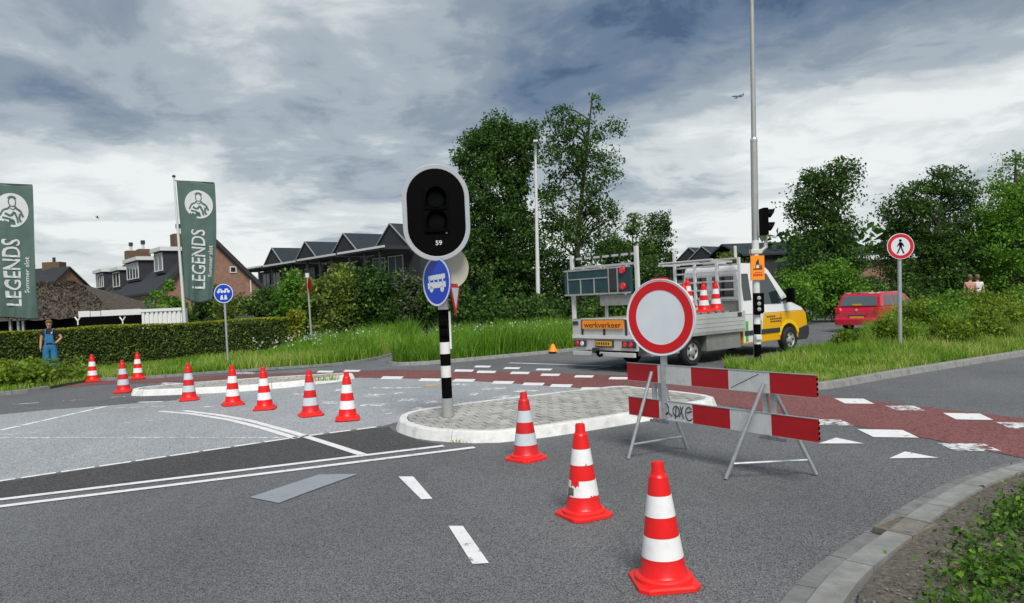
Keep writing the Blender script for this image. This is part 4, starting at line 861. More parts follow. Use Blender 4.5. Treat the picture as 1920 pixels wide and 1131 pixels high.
# ---- flags
def banner(px_base, py_base, D, h, lean, wd, ht, label, cut, pxtop, seed):
    p = at(px_base, py_base, D); root = thing('banner_flag', (p.x, D, 0), 0, label, 'flag', 'green banner flags')
    ax = lambda z: Vector((-lean * z, 0, z))
    MB().tube([ax(0), ax(h * .5), ax(h)], [.075, .06, .04], 12).build('flag_pole', M['pole_white'], root, smooth=True)
    MB().lathe([(.02, 0), (.07, .03), (.07, .09), (.02, .12)], 12, tuple(ax(h))).build('finial', M['dark'], root)
    MB().tube([ax(h - .12), ax(h - .12) + Vector((wd + .06, 0, -.16))], .018, 8).build('top_bar', M['dark'], root)
    def S(u, v, off=0):       # u 0..1 from the pole, v 0..1 from the top
        tp = ax(h - .15); nar = 1 - cut * v ** 2.2
        x = .09 + u * wd * nar + lean * v * ht * (.9 - .35 * u) ; z = -v * ht * (1 + .0 * u) - .15 * u - (.32 * (1 - abs(2 * u - .9)) * max(0, v - .88) / .12 if cut > .1 else 0) * .6
        y = (.10 * v + .015) * math.sin(u * 8.5 + v * 2.2 + seed) + .05 * v * math.sin(u * 19 + v * 5 + seed) - off
        return Vector((tp.x + x, y, tp.z + z))
    nu, nv = 44, 70; V = [S(i / nu, j / nv) for j in range(nv + 1) for i in range(nu + 1)]
    fq = [(j * (nu + 1) + i, (j + 1) * (nu + 1) + i, (j + 1) * (nu + 1) + i + 1, j * (nu + 1) + i + 1) for j in range(nv) for i in range(nu)]
    cl = MB().add(V, fq).build('cloth', M['flag'], root, smooth=True, fix=False); sm = cl.modifiers.new('thick', 'SOLIDIFY'); sm.thickness = .004
    off = .012
    # round emblem with a seated bust, drawn in dark lines on a pale disc
    c0 = (.55, .19); rr = .6
    def E(a, b, o=off): return S(c0[0] + a * rr / wd, c0[1] - b * rr / ht, o)
    n = 40; mb = MB(); V = [E(0, 0)]; 
    for q in range(1, 9): V += [E(math.cos(2 * math.pi * k / n) * q / 8, math.sin(2 * math.pi * k / n) * q / 8) for k in range(n)]
    fq = [(0, 1 + k, 1 + (k + 1) % n) for k in range(n)] + [(1 + q * n + k, 1 + (q + 1) * n + k, 1 + (q + 1) * n + (k + 1) % n, 1 + q * n + (k + 1) % n) for q in range(7) for k in range(n)]
    fq = [f for f in fq if not (len(f) == 4 and (sum(V[i].z for i in f) / 4 < E(0, -.62).z) and (sum(V[i].z for i in f) / 4 > E(0, -.9).z) and sum(V[i].x for i in f) / 4 < E(.1, -.7).x)]
    mb.add(V, fq).build('emblem', M['flag_print'], root, fix=False)
    def stroke(mbx, pts, w_):
        for k in range(len(pts) - 1):
            a, b = Vector(pts[k]), Vector(pts[k + 1]); d = (b - a).normalized(); q = Vector((-d.y, d.x)) * w_ / 2; m_ = 3
            for s in range(m_):
                c, e = a.lerp(b, s / m_), a.lerp(b, (s + 1) / m_); mbx.add([E(*(c - q), .02), E(*(e - q), .02), E(*(e + q), .02), E(*(c + q), .02)], [(0, 1, 2, 3)])
    mbx = MB(); circ = lambda cx, cy, rx, ry, a0=0, a1=6.283, m_=14: [(cx + rx * math.cos(t), cy + ry * math.sin(t)) for t in np.linspace(a0, a1, m_)]
    stroke(mbx, circ(.02, .48, .2, .27), .06); stroke(mbx, circ(.02, .62, .21, .18, .2, 2.9, 8), .12); stroke(mbx, [(-.12, .22), (-.2, .1), (-.5, -.02), (-.68, -.35)], .1); stroke(mbx, [(.16, .22), (.24, .1), (.5, -.05), (.66, -.4)], .14)
    stroke(mbx, [(-.4, -.2), (-.1, -.35), (.1, -.1), (.25, -.45), (.3, -.75)], .13); stroke(mbx, [(.45, -.2), (.4, -.5), (.5, -.7)], .14); stroke(mbx, [(-.55, -.45), (-.2, -.52), (.05, -.62)], .12); stroke(mbx, [(-.1, .1), (.05, .02), (.16, .12)], .06)
    mbx.build('emblem_drawing', M['flag'], root, fix=False)
    # the name, reading upwards, and the small script beside it
    def T(u0, v0): return lambda a, b: S(u0 + (-b) / wd, v0 - a / ht, .016)
    def dense_text(s, w_, h_, fn, name):
        v_, f_ = text_geo(s); xs = [q[0] for q in v_]; ys = [q[1] for q in v_]; cx, cy, sx, sy = (max(xs) + min(xs)) / 2, (max(ys) + min(ys)) / 2, max(xs) - min(xs), max(ys) - min(ys)
        bm = bmesh.new(); bv = [bm.verts.new(((q[0] - cx) / sx * w_, (q[1] - cy) / sy * h_, 0)) for q in v_]
        for f in f_:
            try: bm.faces.new([bv[i] for i in f])
            except ValueError: pass
        bmesh.ops.triangulate(bm, faces=bm.faces[:]); bmesh.ops.subdivide_edges(bm, edges=[e for e in bm.edges if e.calc_length() > .12], cuts=2, use_grid_fill=True); bmesh.ops.triangulate(bm, faces=bm.faces[:])
        for q in bm.verts: q.co = fn(q.co.x, q.co.y)
        me = bpy.data.meshes.new(name); bm.to_mesh(me); bm.free(); link(name, me, M['flag_print'], root)
    dense_text('LEGENDS', ht * .50, wd * .36, T(.50, .655), 'lettering'); dense_text('Summer slot', ht * .27, wd * .13, T(.82, .67), 'script_lettering')
    return root
banner(350, 640, 30.5, 7.55, .03, 1.62, 4.95, 'green banner flag on a white pole in front of the brick gable', .22, 328, .4)
banner(-18, 640, 25.5, 6.85, .012, 1.75, 4.75, 'larger green banner flag cut by the left picture edge', .04, 0, 2.1)

# ---- road signs on posts
def sign_post(px, py, D, top, label, rz=0, lean=0, r=.035, m='galv', cat='sign', name='road_sign', group=None):
    p = at(px, py, D); root = thing(name, (p.x, D, 0), rz, label, cat, group); root.rotation_euler = (0, lean, rz)
    MB().tube([(0, 0, 0), (0, 0, top)], r, 12).build('post', M[m], root, smooth=True); return root
s = sign_post(425, 620, 22.4, 2.5, 'round blue cycle and moped sign on a thin grey post', lean=R_(-.6)); cz = 2.36
bp = disc(s, 'sign_plate', .30, -.04, (0, cz), M['sign_blue'], th=.012); ring(s, 'sign_border', .275, .299, -.053, (0, cz), M['sign_white'])
b = MB()
for cx in (-.1, .1):
    for c in ((cx - .055, cz + .06), (cx + .055, cz + .06)): b.lathe([(.045, 0), (.045, .003)], 12, (c[0], -.053, c[1]), 'y')
    b.slab([(cx - .06, cz + .1), (cx + .05, cz + .1), (cx + .04, cz + .15), (cx - .05, cz + .15)], -.053, -.0565)
b.build('cycle_symbol', M['sign_white'], s)
b = MB()
for cx in (-.06, .06): b.slab([(cx - .05, cz - .19), (cx + .05, cz - .19), (cx + .025, cz - .05), (cx - .025, cz - .05)], -.053, -.0565)
b.build('moped_symbol', M['sign_white'], s)
s = sign_post(583, 600, 29, 3.15, 'thin pale post with a small red edged sign seen edge on', lean=R_(-1.2), m='pole', r=.04)
MB().lathe([(.3, 0), (.3, .015)], 8, (.06, 0, 2.72), 'x').build('sign_plate', M['sign_red'], s); MB().box(-.06, .07, -.06, .06, 3.02, 3.2).build('cap', M['pole_white'], s)
# no pedestrians sign in the right verge
s = sign_post(1683.5, 560, 17, 2.72, 'round red and white no pedestrians sign in the right verge', r=.045); cz = 2.64; s.rotation_euler = (0, R_(1.8), R_(-6))
disc(s, 'sign_plate', .305, -.055, (0, cz), M['sign_white'], th=.012); ring(s, 'red_border', .215, .29, -.068, (0, cz), M['sign_red'])
b = MB(); b.lathe([(.032, 0), (.032, .003)], 12, (-.005, -.068, cz + .135), 'y')
for q in ([(-.035, .095), (.035, .095), (.03, -.03), (-.03, -.03)], [(-.03, -.03), (.0, -.03), (-.06, -.175), (-.09, -.165)], [(0, -.03), (.03, -.03), (.085, -.165), (.055, -.175)], [(-.035, .09), (-.085, .0), (-.065, -.01), (-.025, .05)], [(.035, .09), (.085, .0), (.065, -.01), (.025, .05)]):
    b.slab([(x, cz + z) for x, z in q], -.068, -.0715)
b.build('pedestrian_symbol', M['black'], s)
# lamp posts
def lamp(px, py, D, h, r0, r1, label, m, sec=None, leanx=0):
    p = at(px, py, D); root = thing('lamp_post', (p.x, D, 0), 0, label, 'lamp post', 'lamp posts'); root.rotation_euler = (0, leanx, 0)
    if sec:
        MB().tube([(0, 0, 0), (0, 0, sec)], r0, 14).build('lower_mast', M[m], root, smooth=True); MB().lathe([(r0 + .004, 0), (r0 + .004, .05), (r1, .1)], 14, (0, 0, sec - .05)).build('collar', M['galv'], root); MB().tube([(0, 0, sec), (0, 0, h)], [r1, r1 * .8], 14).build('upper_mast', M[m], root, smooth=True)
    else: MB().tube([(0, 0, 0), (0, 0, h)], [r0, r1], 14).build('mast', M[m], root, smooth=True)
    MB().box(-.12, .12, -.6, .1, h, h + .1).build('lantern', M[m], root, bevel=.03); MB().box(-r0 - .004, r0 + .004, -r0 - .01, 0, .6, 1.0).build('hatch', M[m], root)
    return root
lamp(1007.5, 560, 36.6, 9.6, .12, .06, 'white lamp post between the two tall trees', 'pole_white', leanx=R_(1.4))
lamp(1414, 560, 16.0, 9.8, .075, .055, 'tall grey mast that leaves the top of the picture', 'pole', sec=5.1, leanx=R_(1.6))
lamp(1806, 560, 47, 7.3, .1, .05, 'far thin lamp post between the right hand trees', 'pole_white', leanx=R_(2.4))
# signal on the island: striped pole, oval backboard, bus sign
p = G(840, 781, .14); R0 = thing('traffic_signal', (p[0], p[1], .138), 0, 'black oval traffic signal with pale rim on a striped pole', 'signal')
z = 0
for (z1, m) in ((.27, 'pole'), (.57, 'black_matte'), (.74, 'stripe_white'), (.91, 'black_matte'), (1.08, 'stripe_white'), (1.55, 'black_matte'), (1.72, 'stripe_white')):
    MB().tube([(0, 0, z + .002), (0, 0, z1)], .075 if z else .085, 16).build('pole_band', M[m], R0, smooth=True); z = z1
MB().tube([(0, 0, 1.72), (0, .0, 3.1)], .055, 14).build('upper_pole', M['pole'], R0, smooth=True)
for zz in (1.18, 1.32): MB().box(-.055, .055, -.115, -.07, zz, zz + .09).build('push_button', M['black'], R0, bevel=.012)
MB().box(.076, .10, -.03, .03, .98, 1.52).build('side_reflector', M['stripe_white'], R0)
hd = bpy.data.objects.new('signal_head', None); col.objects.link(hd); hd.parent = R0; hd.location = (-.03, -.12, 2.94); hd.rotation_euler = (0, 0, R_(8)); hd.scale = (.91, .91, .91)
def oval(r, half, n=20): return [(r * math.cos(t), half + r * math.sin(t)) for t in np.linspace(0, math.pi, n)] + [(r * math.cos(t), -half + r * math.sin(t)) for t in np.linspace(math.pi, 2 * math.pi, n)]
MB().slab(oval(.455, .235), .02, -.035).build('backboard', M['black'], hd)
a, c = oval(.525, .235), oval(.452, .235); n = len(a); mb = MB(); mb.add([(x, yy, z) for (pl_, yy) in ((a, .03), (a, -.05), (c, -.05), (c, .03)) for x, z in pl_], [(j * n + k, j * n + (k + 1) % n, ((j + 1) % 4) * n + (k + 1) % n, ((j + 1) % 4) * n + k) for j in range(4) for k in range(n)]); mb.build('rim', M['rim'], hd, bevel=.008)
for zz in (.21, -.14):
    MB().box(-.2, .2, -.075, -.036, zz - .17, zz + .17).build('lamp_housing', M['black_matte'], hd, bevel=.02)
    ln = MB().lathe([(.14, 0), (.13, .012), (.07, .02)], 28, (0, -.076, zz), 'y').build('lens', M['lens'], hd, smooth=True)
    mb = MB(); V = []
    for rr, y0, y1 in ((.165, -.076, -.29), (.157, -.076, -.285)):
        for t in np.linspace(R_(-25), R_(205), 20): V += [(rr * math.cos(t), y0, zz + rr * math.sin(t)), (rr * math.cos(t), y1 + .12 * (1 - max(0, math.sin(t))), zz + rr * math.sin(t))]
    fq = [(2 * k, 2 * k + 1, 2 * k + 3, 2 * k + 2) for k in range(19)] + [(40 + 2 * k, 40 + 2 * k + 2, 40 + 2 * k + 3, 40 + 2 * k + 1) for k in range(19)] + [(2 * k + 1, 41 + 2 * k, 43 + 2 * k, 2 * k + 3) for k in range(19)]
    mb.add(V, fq).build('hood', M['black_matte'], hd, smooth=True)
put_text('59', .10, .075, front((.02, -.475), -.039), 'number', M['sign_white'], hd); MB().box(-.05, .05, -.08, -.076, -.27, -.245).build('maker_mark', M['dark'], hd); MB().box(.135, .165, -.04, -.036, -.335, -.31).build('mark', M['pole'], hd)
bs = bpy.data.objects.new('bus_sign', None); col.objects.link(bs); bs.parent = R0; bs.location = (-.06, -.1, 1.955); bs.rotation_euler = (0, 0, R_(-50))
disc(bs, 'sign_plate', .35, 0, (0, 0), M['sign_blue'], th=.014); ring(bs, 'sign_border', .322, .349, -.015, (0, 0), M['sign_white'])
b = MB(); b.slab([(-.2, .02), (.22, .04), (.22, .11), (-.2, .09)], -.0145, -.018); b.slab([(-.22, -.1), (.23, -.08), (.23, 0), (-.22, -.01)], -.0145, -.018)
for x in (-.17, -.06, .05, .16): b.slab([(x - .012, -.02), (x + .012, -.02), (x + .012, .04), (x - .012, .04)], -.0145, -.018)
for x in (-.13, .14): b.lathe([(.045, 0), (.045, .0035)], 14, (x, -.0145, -.105), 'y')
b.build('bus_symbol', M['sign_white'], bs)
for (nm, kind) in (('round_sign_back', 0), ('triangle_sign', 1)):
    q = bpy.data.objects.new(nm, None); col.objects.link(q); q.parent = R0
    if kind == 0: q.location = (.13, .12, 2.16); q.rotation_euler = (0, 0, R_(215)); disc(q, 'sign_plate', .30, 0, (0, 0), M['sign_back'], th=.014)
    else:
        q.location = (.17, .02, 1.74); q.rotation_euler = (0, 0, R_(79)); MB().slab([(-.3, .18), (.3, .18), (0, -.3)], 0, -.012).build('sign_plate', M['sign_red'], q); MB().slab([(-.19, .12), (.19, .12), (0, -.18)], -.0125, -.015).build('sign_face', M['sign_white'], q)
# signal pole beside the mast at the verge tip
p = at(1420, 660, 15.5); R1 = thing('cycle_signal', (p.x, 15.5, .078), 0, 'striped signal pole with orange notice beside the tall grey mast', 'signal'); R1.rotation_euler = (0, R_(1.2), 0)
z = 0
for (z1, m) in ((.25, 'dark'), (.52, 'black_matte'), (.73, 'stripe_white'), (.95, 'black_matte'), (1.15, 'stripe_white'), (1.62, 'black_matte'), (2.75, 'pole_white')):
    MB().tube([(0, 0, z + .002), (0, 0, z1)], .075, 14).build('pole_band', M[m], R1, smooth=True); z = z1
MB().box(.076, .15, -.045, .045, 1.2, 1.62).build('signal_box', M['black'], R1, bevel=.01); MB().box(-.085, .085, -.16, -.076, 1.18, 1.60).build('small_signal', M['black'], R1, bevel=.012)
for zz in (1.27, 1.39, 1.51): MB().lathe([(.045, 0), (.03, .012)], 14, (0, -.161, zz), 'y').build('small_lens', M['pole'], R1)
MB().box(-.06, .06, -.12, -.076, .62, .72).build('push_button', M['sign_white'], R1, bevel=.01)
MB().box(-.145, .145, -.115, -.095, 1.9, 2.42).build('notice_board', M['orange'], R1); MB().box(-.15, -.1456, -.12, -.09, 1.88, 2.44).build('notice_frame', M['orange_dark'], R1)
b = MB(); b.slab([(-.1, 2.12), (.1, 2.12), (.1, 2.14), (-.1, 2.14)], -.116, -.119); b.slab([(-.05, 2.14), (.05, 2.14), (.02, 2.3), (-.03, 2.3)], -.116, -.119); b.slab([(-.01, 2.3), (.03, 2.3), (.01, 2.36)], -.116, -.119); b.build('notice_symbol', M['ink'], R1)
b = MB(); b.slab([(-.035, 2.15), (.03, 2.15), (.02, 2.22), (-.025, 2.22)], -.12, -.122); b.build('notice_figure', M['sign_white'], R1); b = MB(); b.slab([(.04, 2.145), (.1, 2.145), (.09, 2.22), (.055, 2.22)], -.116, -.119)
for k in range(5): b.slab([(-.1 + k * .042, 1.985), (-.07 + k * .042, 1.985), (-.07 + k * .042, 2.03), (-.1 + k * .042, 2.03)], -.116, -.119); b.slab([(-.06 + k * .03, 2.05), (-.04 + k * .03, 2.05), (-.04 + k * .03, 2.07), (-.06 + k * .03, 2.07)], -.116, -.119)
b.build('notice_text', M['sign_red'], R1)
MB().box(-.12, .12, -.09, .09, 2.46, 2.56).build('bracket', M['sign_back'], R1, bevel=.02); MB().tube([(.1, 0, 2.5), (.22, 0, 2.6), (.22, 0, 2.95)], .05, 10).build('arm', M['pole'], R1); MB().tube([(0, 0, 2.75), (0, 0, 3.25)], .045, 10).build('upper_pole', M['pole'], R1)
MB().box(.13, .25, -.15, .15, 2.86, 3.44).build('signal_head', M['black'], R1, bevel=.02)
for zz in (3.01, 3.29):
    mb = MB(); V = []
    for rr in (.13, .122):
        for t in np.linspace(R_(-30), R_(210), 18): V += [(.25, rr * math.cos(t), zz + rr * math.sin(t)), (.42 - .08 * (1 - math.sin(t)), rr * math.cos(t), zz + rr * math.sin(t))]
    mb.add(V, [(2 * k, 2 * k + 1, 2 * k + 3, 2 * k + 2) for k in range(17)] + [(36 + 2 * k, 36 + 2 * k + 2, 36 + 2 * k + 3, 36 + 2 * k + 1) for k in range(17)] + [(2 * k + 1, 37 + 2 * k, 39 + 2 * k, 2 * k + 3) for k in range(17)]).build('hood', M['black'], R1, smooth=True)
    MB().lathe([(.12, 0), (.06, .03)], 20, (.25, 0, zz), 'x').build('lens', M['lens'], R1, smooth=True)
# wire fence posts in the far grass
root = thing('wire_fence', (0, 0, 0), 0, 'dark thin fence posts with wires behind the signal pole', 'fence'); fp = []
for (px, py) in ((800, 610), (930, 604)):
    q = at(px, py, 26.6); fp.append(q); MB().tube([(q.x, 26.6, 0), (q.x, 26.6, q.z)], .03, 8).build('post', M['black_matte'], root)
for zz in (.75, 1.0): MB().tube([(fp[0].x, 26.6, zz), (fp[1].x, 26.6, zz)], .006, 5).build('wire', M['dark'], root)

# ================================================================== CONES
def make_cone(red, base, band):
    root = thing('traffic_cone', (0, 0, 0)); s = .19; n = 8
    def rsq(h, c): return [(x, y) for sx, sy in ((1, 1), (-1, 1), (-1, -1), (1, -1)) for (x, y) in (((sx * h, sy * (h - c)), (sx * (h - c), sy * h)) if sx * sy > 0 else ((sx * (h - c), sy * h), (sx * h, sy * (h - c))))]
    a, b_ = rsq(s, .05), rsq(s - .012, .05); k = len(a)
    mb = MB(); mb.add([(x, y, 0) for x, y in a] + [(x, y, .022) for x, y in a] + [(x, y, .032) for x, y in b_], [tuple(range(k))[::-1], tuple(range(2 * k, 3 * k))] + [(j * k + i, j * k + (i + 1) % k, (j + 1) * k + (i + 1) % k, (j + 1) * k + i) for j in range(2) for i in range(k)])
    mb.build('base', base, root)
    MB().lathe([(.178, .0325), (.177, .052), (.165, .064), (.15, .066)], 32).build('base_ring', base, root, smooth=True)
    R = lambda z: .143 - (z - .06) * (.143 - .058) / .6
    MB().lathe([(.15, .0665), (R(.08), .08), (R(.17), .17)], 32, cap=False).build('body', red, root, smooth=True); z = .17
    for nm, m, z1 in (('band', band, .30), ('body', red, .42), ('band', band, .55), ('body', red, .655)):
        e = .002 if nm == 'band' else 0
        MB().lathe([(R(z) + e, z + .001), (R(z1) + e, z1 - .001)], 32, cap=(nm == 'band')).build(nm, m, root, smooth=True); z = z1
    MB().lathe([(R(.655), .655), (.052, .672), (.046, .676), (.042, .69), (.040, .735), (.036, .75), (.022, .752)], 24).build('top', red, root, smooth=True)
    return root
c_a = make_cone(M['cone_red'], M['cone_base'], M['band']); c_b = make_cone(M['cone_red2'], M['cone_base'], M['band2'])
cones = [(1245, 1092, 0, 4, 'traffic cone nearest to the camera at the bottom edge'), (1095, 966, 0, 28, 'scuffed traffic cone second nearest, with a torn lower band'), (987, 861, 1, 44, 'darker traffic cone in front of the paved island'),
         (652, 788, 0, 12, 'cone at the right end of the far row, nearest the striped pole'), (583, 780, 1, 30, 'dull cone second from the right end of the far row'), (497, 768, 0, 10, 'cone in the middle of the far row'), (437, 760, 0, 35, 'cone of the far row just below the blue cycle sign'),
         (355, 751, 1, 20, 'dull cone standing before the white kerb of the far island'), (232, 736, 1, 8, 'cone just left of the tip of the far island'), (259, 711, 0, 25, 'farthest cone, at the grass edge behind the others'), (174, 716, 0, 40, 'leftmost cone, beside the leafy border plants')]
used = {0: False, 1: False}
for (px, py, kind, rz, lb) in cones:
    src = (c_a, c_b)[kind]
    if not used[kind]: o = src; used[kind] = True
    else: o = copy_tree(src)
    x, y = G(px, py); o.location = (x, y, .014 if y > 9 else .001); o.rotation_euler = (R_(random.uniform(-1, 1)), R_(random.uniform(-1, 1)), R_(rz)); tag(o, lb, 'traffic cone', 'traffic cones on the road')
    if lb.startswith('scuffed'):
        Rr = lambda z: .143 - (z - .06) * (.143 - .058) / .6
        def patch(name, m, a0, a1, z0, z1, off): 
            mb = MB(); nn = 6; V = []
            for t in np.linspace(R_(a0), R_(a1), nn): V += [((Rr(z0) + off) * math.cos(t), (Rr(z0) + off) * math.sin(t), z0 + random.uniform(-.012, .012)), ((Rr(z1) + off) * math.cos(t), (Rr(z1) + off) * math.sin(t), z1 + random.uniform(-.015, .015))]
            mb.add(V, [(2 * i, 2 * i + 2, 2 * i + 3, 2 * i + 1) for i in range(nn - 1)]).build(name, m, o)
        patch('torn_band', M['cone_red'], 185, 222, .255, .31, .004); patch('dirt_patch', M['soil'], 165, 200, .18, .25, .0045); patch('torn_band', M['cone_red'], 262, 290, .17, .185, .004); patch('dirt_patch', M['soil'], 250, 262, .41, .43, .003)
        o.rotation_euler.z = R_(28 - 0)

# ================================================================== BARRIER
bl, br = Vector((1.32, 8.33)), Vector((2.68, 6.38)); bd = (br - bl).normalized(); BL = (br - bl).length
B0 = thing('road_barrier', (bl.x, bl.y, 0), math.atan2(bd.y, bd.x), 'red and white two board road barrier on steel trestles', 'barrier')
seg = BL / 5; yb = -.02
for (z0, z1) in ((.81, 1.005), (.415, .615)):
    bdp = bpy.data.objects.new('board', None); col.objects.link(bdp); bdp.parent = B0
    for i in range(5): MB().box(i * seg + .0015, (i + 1) * seg - .0015, yb - .012, yb + .012, z0, z1).build('board_panel', M['board_red' if i % 2 == 0 else 'board_white'], bdp)
    for zz in (z0 - .006, z1 + .0005): MB().box(0, BL, yb - .016, yb + .016, zz, zz + .0055).build('board_edge', M['galv'], bdp)
    for zz in np.linspace(z0 + .03, z1 - .03, 4): MB().box(BL + .001, BL + .008, yb - .008, yb + .008, zz - .012, zz + .012).build('end_clip', M['black'], bdp)
def tr(xb, feet, zt):
    t_ = bpy.data.objects.new('trestle', None); col.objects.link(t_); t_.parent = B0
    for dx in (-.045, .045): MB().box(xb + dx - .022, xb + dx + .022, yb + .014, yb + .05, .36, 1.0).build('upright', M['galv'], t_)
    inv = Matrix.Rotation(-math.atan2(bd.y, bd.x), 3, 'Z'); fl = []
    for f in feet: q = inv @ (Vector((f[0], f[1], 0)) - Vector((bl.x, bl.y, 0))); fl.append(q)
    for q in fl:
        s_ = -1 if q.y < yb else 1; tp = Vector((xb, yb + s_ * (.05 if s_ > 0 else .045), zt)); MB().tube([q + Vector((0, 0, .012)), tp], .019, 10).build('leg', M['galv'], t_, smooth=True)
        q2 = q.lerp(tp, .17); fl[fl.index(q)] = q2
    MB().tube(fl, .013, 8).build('brace', M['galv'], t_, smooth=True); MB().tube([(xb - .12, yb + .03, .372), (xb + .16, yb + .03, .372)], .015, 8).build('clamp_bar', M['galv'], t_, smooth=True)
tr(.42, [(1.19, 7.82), (1.92, 8.19)], .93); tr(1.86, [(1.95, 6.81), (2.81, 6.82)], .9)
# scribble on the lower board
mb = MB(); x0 = seg + .05; strokes = [circ_ for circ_ in ([[(x0 + .05 + .045 * math.cos(t), .53 + .06 * math.sin(t)) for t in np.linspace(2, 8.2, 16)], [(x0 + .02, .46), (x0 + .09, .5), (x0 + .14, .46)]] + [[(x0 + .2 + .045 * math.cos(t), .52 + .055 * math.sin(t)) for t in np.linspace(0, 6.3, 14)], [(x0 + .2, .56), (x0 + .19, .44)], [(x0 + .26, .58), (x0 + .3, .45)], [(x0 + .3, .58), (x0 + .24, .46)], [(x0 + .38 + .05 * math.cos(t), .51 + .07 * math.sin(t)) for t in np.linspace(.8, 5.6, 12)], [(x0 + .35, .52), (x0 + .42, .54)]])]
for st in strokes: mb.tube([(x, yb - .0135, z) for x, z in st], .006, 5)
mb.build('scribble', M['ink'], B0)
mb = MB(); mb.tube([(seg * 3 + .03, yb - .013, .83), (seg * 3 + .36, yb - .013, .985)], .003, 4); mb.build('scratch', M['ink'], B0)
# round closed-road sign clamped to the barrier
cs = bl + bd * .44; D_ = Vector((-.45, -.9)).normalized()
S0 = thing('closed_road_sign', (cs.x + .05, cs.y - .12, 0), R_(-41), 'round white sign with broad red ring above the barrier', 'sign'); cz = 1.53
MB().box(-.03, .03, -.012, .03, .42, 1.86).build('post', M['galv'], S0)
disc(S0, 'sign_plate', .41, -.02, (0, cz), M['sign_white'], n=64, th=.016); ring(S0, 'red_ring', .298, .392, -.037, (0, cz), M['sign_red'], n=64)
mb = MB(); n = 64; V = []
for r, yy in ((.408, -.012), (.418, -.012), (.418, -.042), (.408, -.042)): V += [(r * math.cos(2 * math.pi * k / n), yy, cz + r * math.sin(2 * math.pi * k / n)) for k in range(n)]
mb.add(V, [(j * n + k, j * n + (k + 1) % n, ((j + 1) % 4) * n + (k + 1) % n, ((j + 1) % 4) * n + k) for j in range(4) for k in range(n)]); mb.build('sign_edge', M['sign_white'], S0, smooth=True)
MB().box(-.1, .1, -.011, .0, 1.9, 1.96).build('clamp', M['sign_red'], S0)

# drain grate in the near kerb
q = [Vector(p) for p in ((2.50, 5.14), (2.80, 5.36), (2.99, 5.16), (2.69, 4.94))]; c = sum(q, Vector((0, 0))) / 4; ang = math.atan2(.22, .30)
gr = thing('drain_grate', (c.x, c.y, .05), ang, 'rusty square drain grate set into the near kerb', 'drain')
for (x0, x1, y0, y1) in ((-.19, .19, -.14, -.115), (-.19, .19, .115, .14), (-.19, -.165, -.115, .115), (.165, .19, -.115, .115)): MB().box(x0, x1, y0, y1, -.03, .010).build('frame', M['grate'], gr)
MB().box(-.165, .165, -.115, .115, -.03, -.008).build('pit', M['dark'], gr)
for x in np.arange(-.15, .16, .035): MB().box(x, x + .02, -.115, .115, -.0075, .006).build('bar', M['grate'], gr)
for y in (-.05, .03): MB().box(-.165, .165, y, y + .018, -.0073, .0045).build('cross_bar', M['grate'], gr)
# small unidentified orange object left at the verge edge
x, y = G(1038, 664); o = MB().lathe([(.16, 0), (.13, .05), (.05, .22), (.02, .24)], 14).build('round_piece', M['orange'], None, smooth=True); o.location = (x, y + .25, .07); tag(o, 'small orange object on the grass edge left of the truck', 'object')

# aircraft and bird
p = at(1383, 181, 900); pl = thing('airliner', p, R_(8), 'small grey airliner in flight left of the mast', 'aircraft'); k = 16 / 26
MB().tube([(-13 * k, 0, 0), (-11.5 * k, 0, .1), (-8 * k, 0, .2), (8 * k, 0, .2), (13 * k, 0, .9)], [.2, 1.0 * k, 1.7 * k, 1.6 * k, .3], 10).build('fuselage', M['plane'], pl, smooth=True)
for s_ in (1, -1): MB().add([(-3 * k, 0, -.4), (2 * k, 0, -.4), (6.5 * k, s_ * 15 * k, .6), (5 * k, s_ * 15 * k, .6), (-3 * k, 0, -.1), (2 * k, 0, -.1), (6.5 * k, s_ * 15 * k, .7), (5 * k, s_ * 15 * k, .7)], [(0, 1, 2, 3), (7, 6, 5, 4), (0, 4, 5, 1), (1, 5, 6, 2), (2, 6, 7, 3), (3, 7, 4, 0)]).build('wing', M['plane'], pl)
for s_ in (1, -1): MB().tube([(-4 * k, s_ * 5 * k, -1.2), (.5 * k, s_ * 5 * k, -1.2)], .9 * k, 10).build('engine', M['plane'], pl)
MB().slab([(9 * k, .5), (13 * k, .8), (14 * k, 4.2), (12.2 * k, 4.2)], -.15, .15).build('tail_fin', M['plane'], pl)
p = at(182, 408, 60); bi = thing('bird', p, 0, 'tiny dark bird gliding between the two flags', 'bird')
b = MB(); b.tube([(-.14, 0, .02), (0, 0, 0), (.16, 0, -.03)], [.015, .045, .012], 8)
for s_ in (1, -1): b.add([(-.05, 0, .02), (.06, 0, .02), (.09, s_ * .3, .09), (-.0, s_ * .28, .1), (-.05, 0, .035), (.06, 0, .035), (.09, s_ * .3, .1), (0, s_ * .28, .11)], [(0, 1, 2, 3), (7, 6, 5, 4), (0, 4, 5, 1), (1, 5, 6, 2), (2, 6, 7, 3), (3, 7, 4, 0)])
b.build('body', M['dark'], bi); bi.rotation_euler = (R_(25), R_(25), R_(50))

